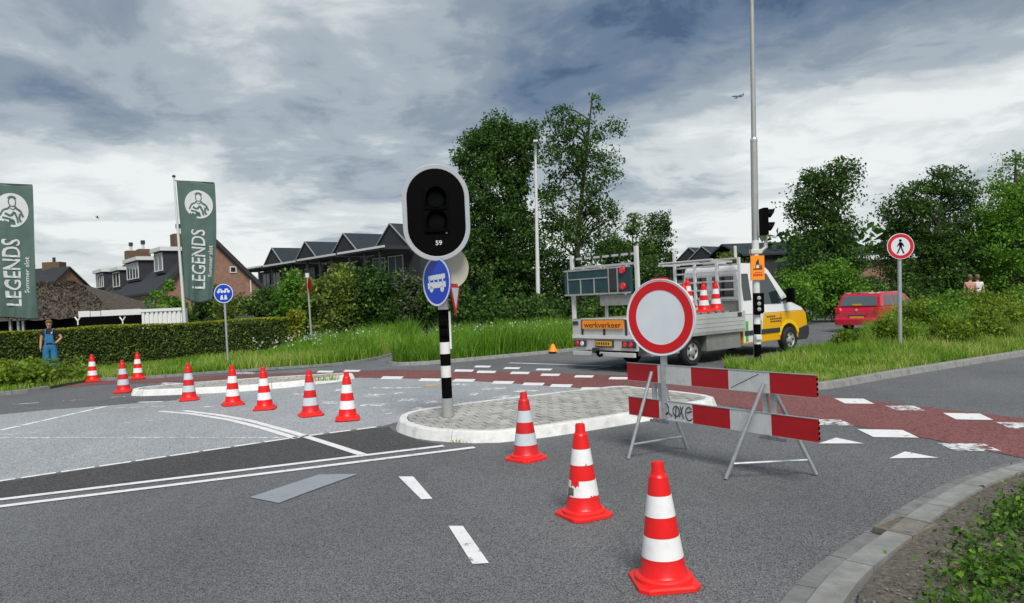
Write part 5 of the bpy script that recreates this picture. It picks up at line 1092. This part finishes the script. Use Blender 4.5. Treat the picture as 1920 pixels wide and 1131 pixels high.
# ================================================================== TRUCK
ht_ = R_(38); dv, nv_ = Vector((math.cos(ht_), math.sin(ht_))), Vector((-math.sin(ht_), math.cos(ht_)))
org = Vector((4.28, 17.36)) + nv_ * 1.0
T = thing('works_truck', (org.x, org.y, 0), ht_, 'white and yellow dropside works truck with orange tail panel', 'truck')
def sub(name, parent, loc=(0, 0, 0)):
    o = bpy.data.objects.new(name, None); col.objects.link(o); o.parent = parent; o.location = loc; return o
def wheel(parent, x, y, r, wd, out, rimr=.62):
    wl = sub('wheel', parent, (x, y, r)); s_ = out
    prof = [(r * .62, -wd / 2 + .03), (r * .66, -wd / 2), (r * .9, -wd / 2), (r, -wd * .32), (r, wd * .32), (r * .9, wd / 2), (r * .66, wd / 2), (r * .62, wd / 2 - .03), (r * .62, -wd / 2 + .03)]
    def lat(p_, m, nm, n=28):
        mb = MB(); V = []
        for rr, t in p_: V += [(rr * math.cos(2 * math.pi * k / n), t, rr * math.sin(2 * math.pi * k / n)) for k in range(n)]
        mb.add(V, [(j * n + k, j * n + (k + 1) % n, (j + 1) * n + (k + 1) % n, (j + 1) * n + k) for j in range(len(p_) - 1) for k in range(n)] + ([] if nm == 'tyre' else [tuple(range(n)), tuple(range((len(p_) - 1) * n, len(p_) * n))[::-1]])); return mb.build(nm, m, wl, smooth=True)
    lat(prof, M['tyre'], 'tyre'); lat([(r * .63, s_ * (wd / 2 - .045)), (r * .6, s_ * (wd / 2 - .02)), (r * .5, s_ * (wd / 2 - .05)), (r * .28, s_ * (wd / 2 - .035)), (r * .2, s_ * (wd / 2 - .005)), (r * .1, s_ * (wd / 2 - .002))], M['alu'], 'rim')
    for k in range(5):
        a = 2 * math.pi * k / 5; MB().lathe([(.035, 0), (.035, .004)], 8, (r * .42 * math.cos(a), s_ * (wd / 2 - .028), r * .42 * math.sin(a)), 'y').build('rim_hole', M['tyre'], wl)
for x in (0, 4.3):
    for s_ in (1, -1): wheel(T, x, s_ * .93, .345, .22, s_)
MB().box(-1.85, 3.2, -.42, -.3, .48, .68).box(-1.85, 3.2, .3, .42, .48, .68).build('chassis', M['dark'], T)
# bed
zb0, zb1, bw, xr, xf = .79, 1.225, 1.1, -1.92, 2.12
MB().box(xr + .03, xf, -bw + .03, bw - .03, zb0 - .08, zb0 + .02).build('bed_floor', M['alu'], T)
for s_ in (1, -1):
    sb = MB().box(xr + .06, xf - .08, s_ * bw - .03 if s_ > 0 else -bw, s_ * bw if s_ > 0 else -bw + .03, zb0, zb1).build('side_board', M['alu_light' if s_ < 0 else 'alu'], T)
    y0 = -bw - .006 if s_ < 0 else bw + .001
    for zz in (zb0 + .1, zb0 + .2, zb0 + .31): MB().box(xr + .08, xf - .1, y0, y0 + .005, zz, zz + .008).build('board_groove', M['alu'], sb)
    for xx in (xr + .35, xf - .35): MB().box(xx, xx + .16, y0 - .012, y0 + .004, zb1 - .12, zb1 - .02).build('latch', M['dark'], sb)
    for xx in (xr, xf - .08): MB().box(xx + .001, xx + .058, s_ * bw - .03 if s_ > 0 else -bw - .004, s_ * bw + .004 if s_ > 0 else -bw + .03, zb0 - .06, zb1 + .02).build('corner_post', M['alu_light'], T)
MB().box(xr + .06, xf - .08, -bw - .012, -bw + .02, zb0 - .075, zb0 - .004).build('side_rail', M['alu'], T); MB().box(xr + .06, xf - .08, bw - .02, bw + .012, zb0 - .075, zb0 - .004).build('side_rail', M['alu'], T)
tg = MB().box(xr - .03, xr, -bw + .03, bw - .03, zb0, zb1).build('tailgate', M['alu_light'], T)
MB().box(xr - .05, xr - .031, -bw + .02, bw - .02, zb0 - .02, zb0 + .06).build('tail_rail', M['pole_white'], tg)
for y in (.72, -.02, -.72): MB().box(xr - .046, xr - .031, y - .03, y + .03, zb0 + .065, zb1 - .01).build('strap', M['dark'], tg)
for y in (.95, -.95): MB().box(xr - .05, xr - .031, y - .09, y + .09, zb1 - .13, zb1 - .04).build('latch', M['dark'], tg)
op = MB().box(xr - .07, xr - .047, -.66, .69, zb0 + .215, zb1 - .02).build('orange_panel', M['orange'], tg)
put_text('werkverkeer', 1.22, .13, lambda a, b: (xr - .0715, .015 - a, zb0 + .305 + b), 'lettering', M['ink'], op)
MB().box(xr - .068, xr + .01, -.7, .72, zb1 + .004, zb1 + .03).build('panel_top', M['sign_back'], tg)
bk = MB().box(xr - .02, xr + .06, -1.0, 1.0, .5, .74).build('rear_crossmember', M['alu_light'], T)
MB().box(xr - .12, xr - .04, -1.0, 1.0, .36, .46).build('rear_bumper', M['alu_light'], T, bevel=.012)
MB().box(xr - .075, xr - .06, -.27, .25, .6, .715).build('number_plate', M['plate'], T)
b = MB()
for k in range(6): b.box(xr - .078, xr - .0755, -.2 + k * .075, -.16 + k * .075, .63, .69)
b.build('plate_characters', M['ink'], T); MB().box(xr - .058, xr - .021, -.3, .28, .57, .735).build('plate_holder', M['dark'], T)
for s_ in (1, -1):
    tl = MB().box(xr - .08, xr - .021, s_ * .8 - .2, s_ * .8 + .2, .57, .72).build('tail_light', M['dark'], T, bevel=.01)
    for yy, m in ((.08, 'red_lens'), (-.1, 'red_lens' if s_ < 0 else 'sign_white')): MB().lathe([(.06, 0), (.05, .02)], 16, (0, 0, 0), 'y').build('lens', M[m], tl, loc=(xr - .081, s_ * .8 + yy * s_, .645)).rotation_euler = (0, 0, R_(-90))
b = MB(); b.tube([(xr + .1, 0, .45), (xr - .2, 0, .38), (xr - .26, 0, .42)], .035, 8); b.lathe([(.02, 0), (.05, .03), (.05, .07), (.02, .1)], 12, (xr - .26, 0, .42)); b.build('tow_hook', M['black'], T); MB().box(xr - .2, xr - .1, .1, .25, .44, .56).build('socket', M['dark'], T)
# boxes under the bed on both sides
for s_ in (1, -1):
    y0, y1 = (.62, 1.04) if s_ > 0 else (-1.04, -.62)
    MB().box(.55, 1.95, y0, y1, .3, .7).build('toolbox', M['box_grey'], T, bevel=.02); MB().box(-1.5, -.5, y0, y1, .34, .7).build('toolbox', M['box_grey'], T, bevel=.02)
    MB().box(.6, 1.9, s_ * 1.041 - .006, s_ * 1.041 + .006, .62, .64).build('box_lid', M['alu'], T)
    mb = MB(); V = []
    for rr in (.44, .42):
        for t in np.linspace(R_(10), R_(170), 14): V += [(rr * math.cos(t), y0 + .16, .345 + rr * math.sin(t) * .92), (rr * math.cos(t), y1, .345 + rr * math.sin(t) * .92)]
    mb.add(V, [(2 * k, 2 * k + 1, 2 * k + 3, 2 * k + 2) for k in range(13)] + [(28 + 2 * k, 28 + 2 * k + 2, 28 + 2 * k + 3, 28 + 2 * k + 1) for k in range(13)]).build('mudguard', M['black'], T, smooth=True)
    MB().box(.45, .53, s_ * 1.05 - .01, s_ * 1.05 + .01, .7, .76).build('side_marker', M['orange'], T)
# rear frame with the folded arrow board
fr = sub('rear_frame', T); zt = 2.8
for y in (1.06, -1.06): MB().box(xr + .0, xr + .075, y - .04, y + .04, zb1 + .021, zt + (.07 if y < 0 else 0)).build('post', M['pole_white'], fr)
for zz in (zt - .12, zt - .34): MB().box(xr + .02, xr + .06, -1.02, 1.02, zz, zz + .05).build('cross_bar', M['alu_light'], fr)
for k in range(7): MB().box(xr + .0, xr + .08, -.9 + k * .3, -.84 + k * .3, zt - .13, zt - .07).build('clip', M['dark'], fr)
ab = MB().box(xr - .1, xr - .03, -.98, 1.22, 1.83, 2.42).build('arrow_board', M['teal'], T)
for (y0, y1, z0, z1) in ((-.98, 1.22, 2.4, 2.44), (-.98, 1.22, 1.81, 1.85), (-.3, 1.1, 2.19, 2.215), (.62, .65, 1.85, 2.19), (.16, .19, 1.85, 2.19), (-.32, -.29, 1.85, 2.4), (-.6, -.57, 1.85, 2.4), (1.08, 1.1, 1.85, 2.4)):
    MB().box(xr - .118, xr - .101, y0, y1, z0, z1).build('frame_bar', M['alu'], ab)
for zz in (2.34, 1.98): MB().lathe([(.09, 0), (.07, .04)], 16, (0, 0, 0), 'y').build('round_piece', M['red_lens'], ab, loc=(xr - .12, -.76, zz)).rotation_euler = (0, 0, R_(-90))  # red warning lamps of the arrow board
MB().box(xr - .13, xr - .1, -.56, -.36, 1.9, 2.38).build('control_box', M['dark'], ab)
MB().box(xr - .06, xr + .06, -.95, .05, 1.55, 1.79).build('cabinet', M['box_grey'], T); MB().box(xr - .01, xr + .03, -.12, -.05, zb1 + .03, 1.55).build('support', M['alu'], T)
# headboard rack
rk = sub('headboard_rack', T); xh = 2.0; zt = 2.62
for y in (1.04, .36, -.36, -1.04): MB().box(xh - .03, xh + .03, y - .035, y + .035, zb0 + .02, zt + (.25 if y == 1.04 else 0)).build('post', M['pole_white'], rk)
for zz in (1.55, 1.78, 2.0, 2.25, 2.42, 2.58): MB().box(xh - .02, xh + .02, -1.0, 1.0, zz, zz + .045).build('rail', M['alu_light'], rk)
for y in (.85, -.85): MB().box(xh - .9, xh - .031, y - .02, y + .02, 2.5, 2.55).build('side_arm', M['alu_light'], rk)
MB().tube([(xh - .85, .87, 2.57), (xh - .85, -.87, 2.57)], .03, 8).build('rail', M['alu_light'], rk); MB().box(xh + .04, xh + .06, -1.0, 1.0, zb0 + .02, 1.5).build('panel', M['box_grey'], rk)
MB().tube([(xh, -.95, zt), (xh, -.95, zt + .3)], .04, 8).build('beacon_post', M['pole_white'], rk)
# cab
def hw(z): return .985 if z < 1.2 else .985 - (z - 1.2) * .12
def shell(name, prof, m, parent, ins=0.0, bevel=.02):
    mb = MB(); n = len(prof); mb.add([(x, -hw(z) + ins, z) for x, z in prof] + [(x, hw(z) - ins, z) for x, z in prof], [tuple(range(n)), tuple(range(n, 2 * n))[::-1]] + [(i, (i + 1) % n, n + (i + 1) % n, n + i) for i in range(n)]); return mb.build(name, m, parent, smooth=False, bevel=bevel)
cabo = sub('cab', T)
arch = [(4.3 + .44 * math.cos(t), .36 + .44 * math.sin(t)) for t in np.linspace(math.pi, 0, 12)]
low = [(2.15, .36)] + arch + [(5.16, .36), (5.24, .5), (5.26, .75), (5.22, 1.02), (5.12, 1.12), (2.15, 1.12)]
shell('lower_body', low, M['van_yellow'], cabo); up = [(2.15, 1.121), (5.12, 1.121), (4.98, 1.22), (4.5, 1.38), (4.42, 1.44), (3.62, 2.28), (3.4, 2.42), (3.1, 2.47), (2.4, 2.48), (2.2, 2.4), (2.15, 2.2)]
shell('upper_body', up, M['van_white'], cabo)
# white rear part of the lower body, green stripes, black trim
MB().slab([(2.16, .40), (2.95, .40), (3.1, 1.119), (2.16, 1.119)], -.989, -.986).build('white_panel', M['van_white'], cabo); MB().slab([(2.16, .40), (2.95, .40), (3.1, 1.119), (2.16, 1.119)], .986, .989).build('white_panel', M['van_white'], cabo)
for x0 in (2.24, 2.85): MB().slab([(x0, .42), (x0 + .12, .42), (x0 + .14, .95), (x0 + .03, .95)], -.993, -.990).build('green_stripe', M['green'], cabo)
MB().box(2.2, 3.84, -1.005, -.9932, .58, .70).build('side_trim', M['dark'], cabo); MB().box(2.2, 3.84, .9932, 1.005, .58, .70).build('side_trim', M['dark'], cabo)
MB().slab([(4.74, .3), (5.2, .3), (5.33, .42), (5.33, .66), (5.2, .7), (4.78, .62)], -1.0, 1.0).build('front_bumper', M['dark'], cabo, bevel=.02)
b = MB(); V = []
for rr, yy in ((.44, -.992), (.54, -.992), (.54, -.997), (.44, -.997)): V += [(4.3 + rr * math.cos(t), yy, .36 + rr * math.sin(t)) for t in np.linspace(R_(18), R_(165), 16)]
b.add(V, [(j * 16 + k, j * 16 + k + 1, ((j + 1) % 4) * 16 + k + 1, ((j + 1) % 4) * 16 + k) for j in range(4) for k in range(15)]).build('wheel_arch_trim', mat('arch_yellow', (.93, .62, .01), .4), cabo)
b = MB()
for j, (z_, n_, x_) in enumerate(((1.0, 5, 3.25), (.93, 7, 3.4), (.86, 6, 3.42))):
    for k in range(n_): b.slab([(x_ + k * .085, z_), (x_ + k * .085 + .06, z_), (x_ + k * .085 + .06, z_ + .04), (x_ + k * .085, z_ + .04)], -.989, -.986)
b.build('door_lettering', M['ink'], cabo)
def side_glass(name, poly, s_):
    mb = MB(); n = len(poly); o0, o1 = .004, .010
    mb.add([(x, s_ * (hw(z) + o0), z) for x, z in poly] + [(x, s_ * (hw(z) + o1), z) for x, z in poly], [tuple(range(n)), tuple(range(n, 2 * n))[::-1]] + [(i, (i + 1) % n, n + (i + 1) % n, n + i) for i in range(n)]); return mb.build(name, M['glass'], cabo)
for s_ in (1, -1):
    side_glass('side_window', [(2.28, 1.5), (2.62, 1.5), (2.62, 2.2), (2.28, 2.2)], s_); side_glass('side_window', [(2.86, 1.38), (3.98, 1.36), (4.08, 1.42), (3.5, 2.18), (3.3, 2.24), (2.86, 2.24)], s_)
    side_glass('quarter_window', [(4.07, 1.36), (4.32, 1.36), (4.36, 1.42), (4.15, 1.5)], s_)
    MB().box(2.9, 3.05, s_ * .99 - .012, s_ * .99 + .012, 1.14, 1.18).build('door_handle', M['dark'], cabo)
    for x in (2.76, 3.92): MB().box(x, x + .012, s_ * (hw(.9) + .001) - .003, s_ * (hw(.9) + .001) + .003, .72, 1.1).build('door_gap', M['dark'], cabo)
    m_ = MB().box(4.02, 4.16, s_ * 1.2 - .1, s_ * 1.2 + .1, 1.38, 1.76).build('mirror', M['black'], cabo, bevel=.03); MB().tube([(4.1, s_ * .96, 1.45), (4.1, s_ * 1.12, 1.5)], .03, 8).build('mirror_arm', M['black'], m_)
    MB().box(5.08, 5.28, s_ * .82 - .14, s_ * .82 + .14, .82, 1.08).build('headlight', M['glass_pale'], cabo, bevel=.03)
mb = MB(); mb.add([(4.44, -.86, 1.46), (4.44, .86, 1.46), (3.64, .8, 2.27), (3.64, -.8, 2.27), (4.455, -.86, 1.475), (4.455, .86, 1.475), (3.655, .8, 2.285), (3.655, -.8, 2.285)], [(0, 1, 2, 3), (7, 6, 5, 4), (0, 4, 5, 1), (1, 5, 6, 2), (2, 6, 7, 3), (3, 7, 4, 0)]); mb.build('windscreen', M['glass_pale'], cabo)
MB().box(4.3, 4.55, -.9, .9, 1.385, 1.455).build('scuttle', M['black'], cabo)
for y0, y1 in ((-.75, -.1), (.1, .75)): MB().box(2.13, 2.149, y0, y1, 1.62, 2.15).build('rear_window', M['glass'], cabo, bevel=.008)
MB().box(2.2, 2.6, -.25, .25, 2.5, 2.57).build('roof_beacon', M['alu_light'], cabo, bevel=.02)
# load: crate and cones standing in the bed
def bedpt(x, y): q = org + dv * x + nv_ * y; return (q.x, q.y)
q = bedpt(.66, -.55); cr_ = thing('load_crate', (q[0], q[1], zb0 + .02), ht_, 'grey crate in the truck bed under the loaded cones', 'crate'); MB().box(-.95, .95, -.5, .5, 0, .45).build('body', M['box_grey'], cr_)
for k in range(7): MB().box(-.95 + k * .3, -.9 + k * .3, -.515, -.501, .0, .45).build('rib', M['dark'], cr_)
for i, (x, y, z_, lb) in enumerate(((.05, -.82, 0, 'loaded cone in the truck bed closest to the round sign'), (.2, -.25, .1, 'loaded cone in the truck bed, leftmost and farther back'), (.7, -.42, .12, 'tallest standing loaded cone in the truck bed'), (.78, -.82, 0, 'loaded cone in front of the tallest one in the bed'), (1.3, -.8, .02, 'loaded cone in the truck bed closest to the cab'))):
    q = bedpt(x, y); o = copy_tree(c_a); o.location = (q[0], q[1], zb0 + .471 + z_); o.rotation_euler = (R_(random.uniform(-2, 2)), 0, R_(30 + 13 * i)); tag(o, lb, 'traffic cone', 'cones loaded on the truck')
    if z_ > .05: c2 = copy_tree(c_a); c2.location = (q[0], q[1], zb0 + .471); tag(c2, 'lower cone stacked beneath ' + ('the leftmost loaded cone' if i == 1 else 'the tallest loaded cone'), 'traffic cone', 'cones loaded on the truck')

# ================================================================== RED CAR
p0 = Vector(G(1612, 624)); ca = R_(37); C0 = thing('red_car', (p0.x + .55, p0.y + .5, 0), ca, 'small red hatchback half hidden behind the verge shrubs', 'car')
def chw(z): return .84 if z < .85 else .84 - (z - .85) * .24
def cshell(name, prof, m, bevel=.03, f=chw, grow=0):
    mb = MB(); n = len(prof); mb.add([(x, -f(z) - grow, z) for x, z in prof] + [(x, f(z) + grow, z) for x, z in prof], [tuple(range(n)), tuple(range(n, 2 * n))[::-1]] + [(i, (i + 1) % n, n + (i + 1) % n, n + i) for i in range(n)]); return mb.build(name, m, C0, bevel=bevel)
ar = lambda x0: [(x0 + .34 * math.cos(t), .3 + .34 * math.sin(t)) for t in np.linspace(math.pi, 0, 10)]
cshell('body', [(-.62, .3)] + ar(0) + ar(2.4) + [(3.05, .3), (3.15, .45), (3.12, .68), (2.95, .8), (2.1, .93), (-.62, .95), (-.74, .8), (-.76, .5)], M['car_red'])
cshell('greenhouse', [(-.64, .951), (2.1, .931), (1.45, 1.36), (1.2, 1.44), (.1, 1.47), (-.36, 1.42), (-.5, 1.3)], M['car_red'])
for s_ in (1, -1):
    for poly in ([(-.28, .99), (.32, .98), (.32, 1.34), (-.1, 1.36), (-.22, 1.3)], [(.42, .98), (1.25, .97), (1.2, 1.34), (.42, 1.35)], [(1.32, .97), (1.85, .96), (1.4, 1.3)]):
        mb = MB(); n = len(poly); mb.add([(x, s_ * (chw(z) + o_), z) for o_ in (.003, .008) for x, z in poly], [tuple(range(n)), tuple(range(n, 2 * n))[::-1]] + [(i, (i + 1) % n, n + (i + 1) % n, n + i) for i in range(n)]); mb.build('side_window', M['glass_pale'], C0)
    for x in (0, 2.4): wheel(C0, x, s_ * .74, .3, .19, s_)
    MB().box(-.775, -.6, s_ * .74 - .09, s_ * .74 + .09, .72, .93).build('tail_light', M['red_lens'], C0, bevel=.02); MB().box(1.5, 1.64, s_ * .95 - .08, s_ * .95 + .08, .95, 1.08).build('mirror', M['black'], C0, bevel=.02)
    MB().tube([(1.2, s_ * .62, 1.45), (-.3, s_ * .62, 1.46)], .015, 6).build('roof_rail', M['alu_light'], C0)
mb = MB(); z0, z1 = .99, 1.35; mb.add([(-.655, -.7, z0), (-.655, .7, z0), (-.485, .6, z1), (-.485, -.6, z1), (-.64, -.7, z0), (-.64, .7, z0), (-.47, .6, z1), (-.47, -.6, z1)], [(0, 3, 2, 1), (4, 5, 6, 7), (0, 1, 5, 4), (1, 2, 6, 5), (2, 3, 7, 6), (3, 0, 4, 7)]); mb.build('rear_window', M['glass_pale'], C0)
MB().box(-.665, -.645, -.12, .2, 1.0, 1.06).build('window_notice', M['van_yellow'], C0); MB().box(-.785, -.765, -.26, .26, .5, .61).build('number_plate', M['plate'], C0)
MB().slab([(-.82, .28), (-.6, .28), (-.6, .55), (-.74, .58), (-.82, .5)], -.83, .83).build('rear_bumper', M['car_red'], C0, bevel=.02); MB().lathe([(.045, 0), (.045, .01)], 14, (-.775, 0, .84), 'x').build('badge', M['alu_light'], C0)
MB().box(-.79, -.755, -.3, .3, .62, .65).build('boot_handle', M['dark'], C0)

# ================================================================== PEOPLE
def skin_obj(name, pts, edges, rad, m, parent, roots, sub_=2):
    me = bpy.data.meshes.new(name); me.from_pydata(pts, edges, []); o = link(name, me, m, parent)
    o.modifiers.new('skin', 'SKIN').use_smooth_shade = True
    if not me.skin_vertices: 
        bm = bmesh.new(); bm.from_mesh(me); bm.verts.layers.skin.verify(); bm.to_mesh(me); bm.free()
    for i, sv in enumerate(me.skin_vertices[0].data):
        r = rad[i]; sv.radius = (r, r) if isinstance(r, (int, float)) else r; sv.use_root = i in roots
    s_ = o.modifiers.new('sub', 'SUBSURF'); s_.levels = sub_; s_.render_levels = sub_; return o
def person(x, y, z, rz, h, label, armL, armR, top, legs, hairm, dress=False):
    root = thing('person', (x, y, z), rz, label, 'person'); k = h / 1.7; S_ = lambda p: tuple(c * k for c in p)
    P = [(0, 0, .95), (0, 0, 1.12), (0, .01, 1.30), (0, .01, 1.42), (0, 0, 1.50), (0, -.01, 1.60), (0, -.005, 1.67),
         (-.17, .01, 1.37), *armL, (.17, .01, 1.37), *armR, (-.09, 0, .88), (-.1, -.01, .5), (-.1, .02, .09), (-.1, -.14, .035), (.09, 0, .88), (.1, -.01, .5), (.1, .02, .09), (.1, -.14, .035)]
    r = [.125, .11, .13, .075, .05, .085, .075, .055, .045, .034, .03, .055, .045, .034, .03, .085, .06, .045, .035, .085, .06, .045, .035]
    E_ = [(0, 1), (1, 2), (2, 3), (3, 4), (4, 5), (5, 6), (2, 7), (7, 8), (8, 9), (9, 10), (2, 11), (11, 12), (12, 13), (13, 14), (0, 15), (15, 16), (16, 17), (17, 18), (0, 19), (19, 20), (20, 21), (21, 22)]
    roots = {0}
    for hand, prev in ((10, 9), (14, 13)):                       # five fingers rooted in the palm
        d = (Vector(P[hand]) - Vector(P[prev])).normalized(); sd_ = d.cross(Vector((0, 1, 0)));  sd_ = sd_.normalized() if sd_.length > .1 else Vector((1, 0, 0)); fwd = d.cross(sd_)
        for f_, ln in ((-.03, .055), (-.012, .075), (.006, .08), (.024, .07)):
            b0 = Vector(P[hand]) + fwd * f_; i0 = len(P); P += [tuple(b0), tuple(b0 + d * ln * .6), tuple(b0 + d * ln + sd_ * .015)]; r += [.010, .009, .007]; E_ += [(i0, i0 + 1), (i0 + 1, i0 + 2)]; roots.add(i0)
        b0 = Vector(P[hand]) - d * .03 - fwd * .03; i0 = len(P); P += [tuple(b0), tuple(b0 - fwd * .03 + d * .03), tuple(b0 - fwd * .035 + d * .06)]; r += [.011, .010, .008]; E_ += [(i0, i0 + 1), (i0 + 1, i0 + 2)]; roots.add(i0)
    skin_obj('body', [S_(p) for p in P], E_, [q * k for q in r], M['skin'], root, roots)
    hm = MB(); n = 18; prof = [(0.001, 1.765), (.05, 1.757), (.088, 1.72), (.102, 1.66), (.098, 1.60), (.07, 1.545)]
    V = [];
    for rr, z_ in prof: V += [S_((rr * math.cos(2 * math.pi * i / n), rr * math.sin(2 * math.pi * i / n) * 1.08 + .022, z_ - (0 if math.sin(2 * math.pi * i / n) > -.3 else -.055 * (z_ < 1.7)))) for i in range(n)]
    hm.add(V, [(j * n + i, j * n + (i + 1) % n, (j + 1) * n + (i + 1) % n, (j + 1) * n + i) for j in range(len(prof) - 1) for i in range(n)] ); hm.build('hair', M[hairm], root, smooth=True)
    hd_ = MB()
    for s_ in (1, -1): hd_.lathe([(.012 * k, 0), (.010 * k, .006)], 10, S_((s_ * .032, -.092, 1.615)), 'y')
    hd_.build('eyes', M['dark'], root); MB().tube([S_((0, -.088, 1.62)), S_((0, -.108, 1.585)), S_((0, -.09, 1.578))], [.008 * k, .013 * k, .01 * k], 8).build('nose', M['skin'], root, smooth=True); MB().box(*[c * k for c in (-.022, .022, -.093, -.086, 1.548, 1.555)]).build('mouth', mat('lips', (.35, .1, .09), .5), root)
    eL, eR = Vector(armL[0]), Vector(armR[0]); sL, sR = Vector((-.17, .01, 1.37)), Vector((.17, .01, 1.37))
    skin_obj('shirt', [S_(p) for p in [(0, 0, 1.0), (0, 0, 1.14), (0, .01, 1.30), (0, .01, 1.41), tuple(sL), tuple(sL.lerp(eL, .55)), tuple(sR), tuple(sR.lerp(eR, .55))]], [(0, 1), (1, 2), (2, 3), (2, 4), (4, 5), (2, 6), (6, 7)], [q * k for q in (.14, .128, .146, .088, .075, .068, .075, .068)], M[top], root, {1})
    lg = [(0, 0, 1.02), (0, 0, .93), (-.095, 0, .84), (-.115, 0, .48), (-.12, .01, .1), (.095, 0, .84), (.115, 0, .48), (.12, .01, .1)]
    skin_obj('trousers', [S_(p) for p in lg], [(0, 1), (1, 2), (2, 3), (3, 4), (1, 5), (5, 6), (6, 7)], [q * k for q in (.15, .158, .12, .118, .12, .12, .118, .12)], M[legs], root, {1})
    if dress:
        bb = MB(); bb.add([S_(p) for p in [(-.13, -.158, 1.0), (.13, -.158, 1.0), (.105, -.152, 1.29), (-.105, -.152, 1.29), (-.13, -.145, 1.0), (.13, -.145, 1.0), (.105, -.139, 1.29), (-.105, -.139, 1.29)]], [(0, 1, 2, 3), (7, 6, 5, 4), (0, 4, 5, 1), (1, 5, 6, 2), (2, 6, 7, 3), (3, 7, 4, 0)]); bb.build('bib', M[legs], root, bevel=.004)
        for s_ in (1, -1): MB().tube([S_((s_ * .09, -.15, 1.28)), S_((s_ * .1, -.10, 1.41)), S_((s_ * .1, .02, 1.455)), S_((s_ * .06, .14, 1.3)), S_((0, .15, 1.05))], .017, 6).build('strap', M[legs], root)
        MB().box(*[c * k for c in (-.08, .08, -.172, -.159, 1.02, 1.12)]).build('pocket', M[legs], root); MB().lathe([(.022, 0), (.018, .006)], 12, S_((.075, -.16, 1.33)), 'y').build('badge', M['white'], root)
    return root
px_ = at(96, 700, 22.5)
person(px_.x, 22.5, .07, R_(26), 1.66, 'woman in black top and blue dungarees, hand on hip, before the hedge', [(-.235, .01, 1.12), (-.25, -.03, .89), (-.25, -.04, .82)], [(.33, .03, 1.16), (.19, -.06, 1.02), (.155, -.075, 1.0)], 'shirt_black', 'denim', 'hair', True)
arms = ([(-.22, .01, 1.12), (-.23, -.03, .89), (-.23, -.04, .82)], [(.22, .01, 1.12), (.23, -.03, .89), (.23, -.04, .82)])
M['shirt_pink'] = mat('pink_shirt', (.62, .30, .25), .8)
for px, lb, tp in ((1818, 'distant walker in a pink top right of the far lamp post', 'shirt_pink'), (1832, 'distant walker in a white top right of the pink one', 'shirt_white')):
    q = at(px, 517, 36); person(q.x, 36, .0, R_(160), q.z, lb, *arms, tp, 'dark', 'hair')
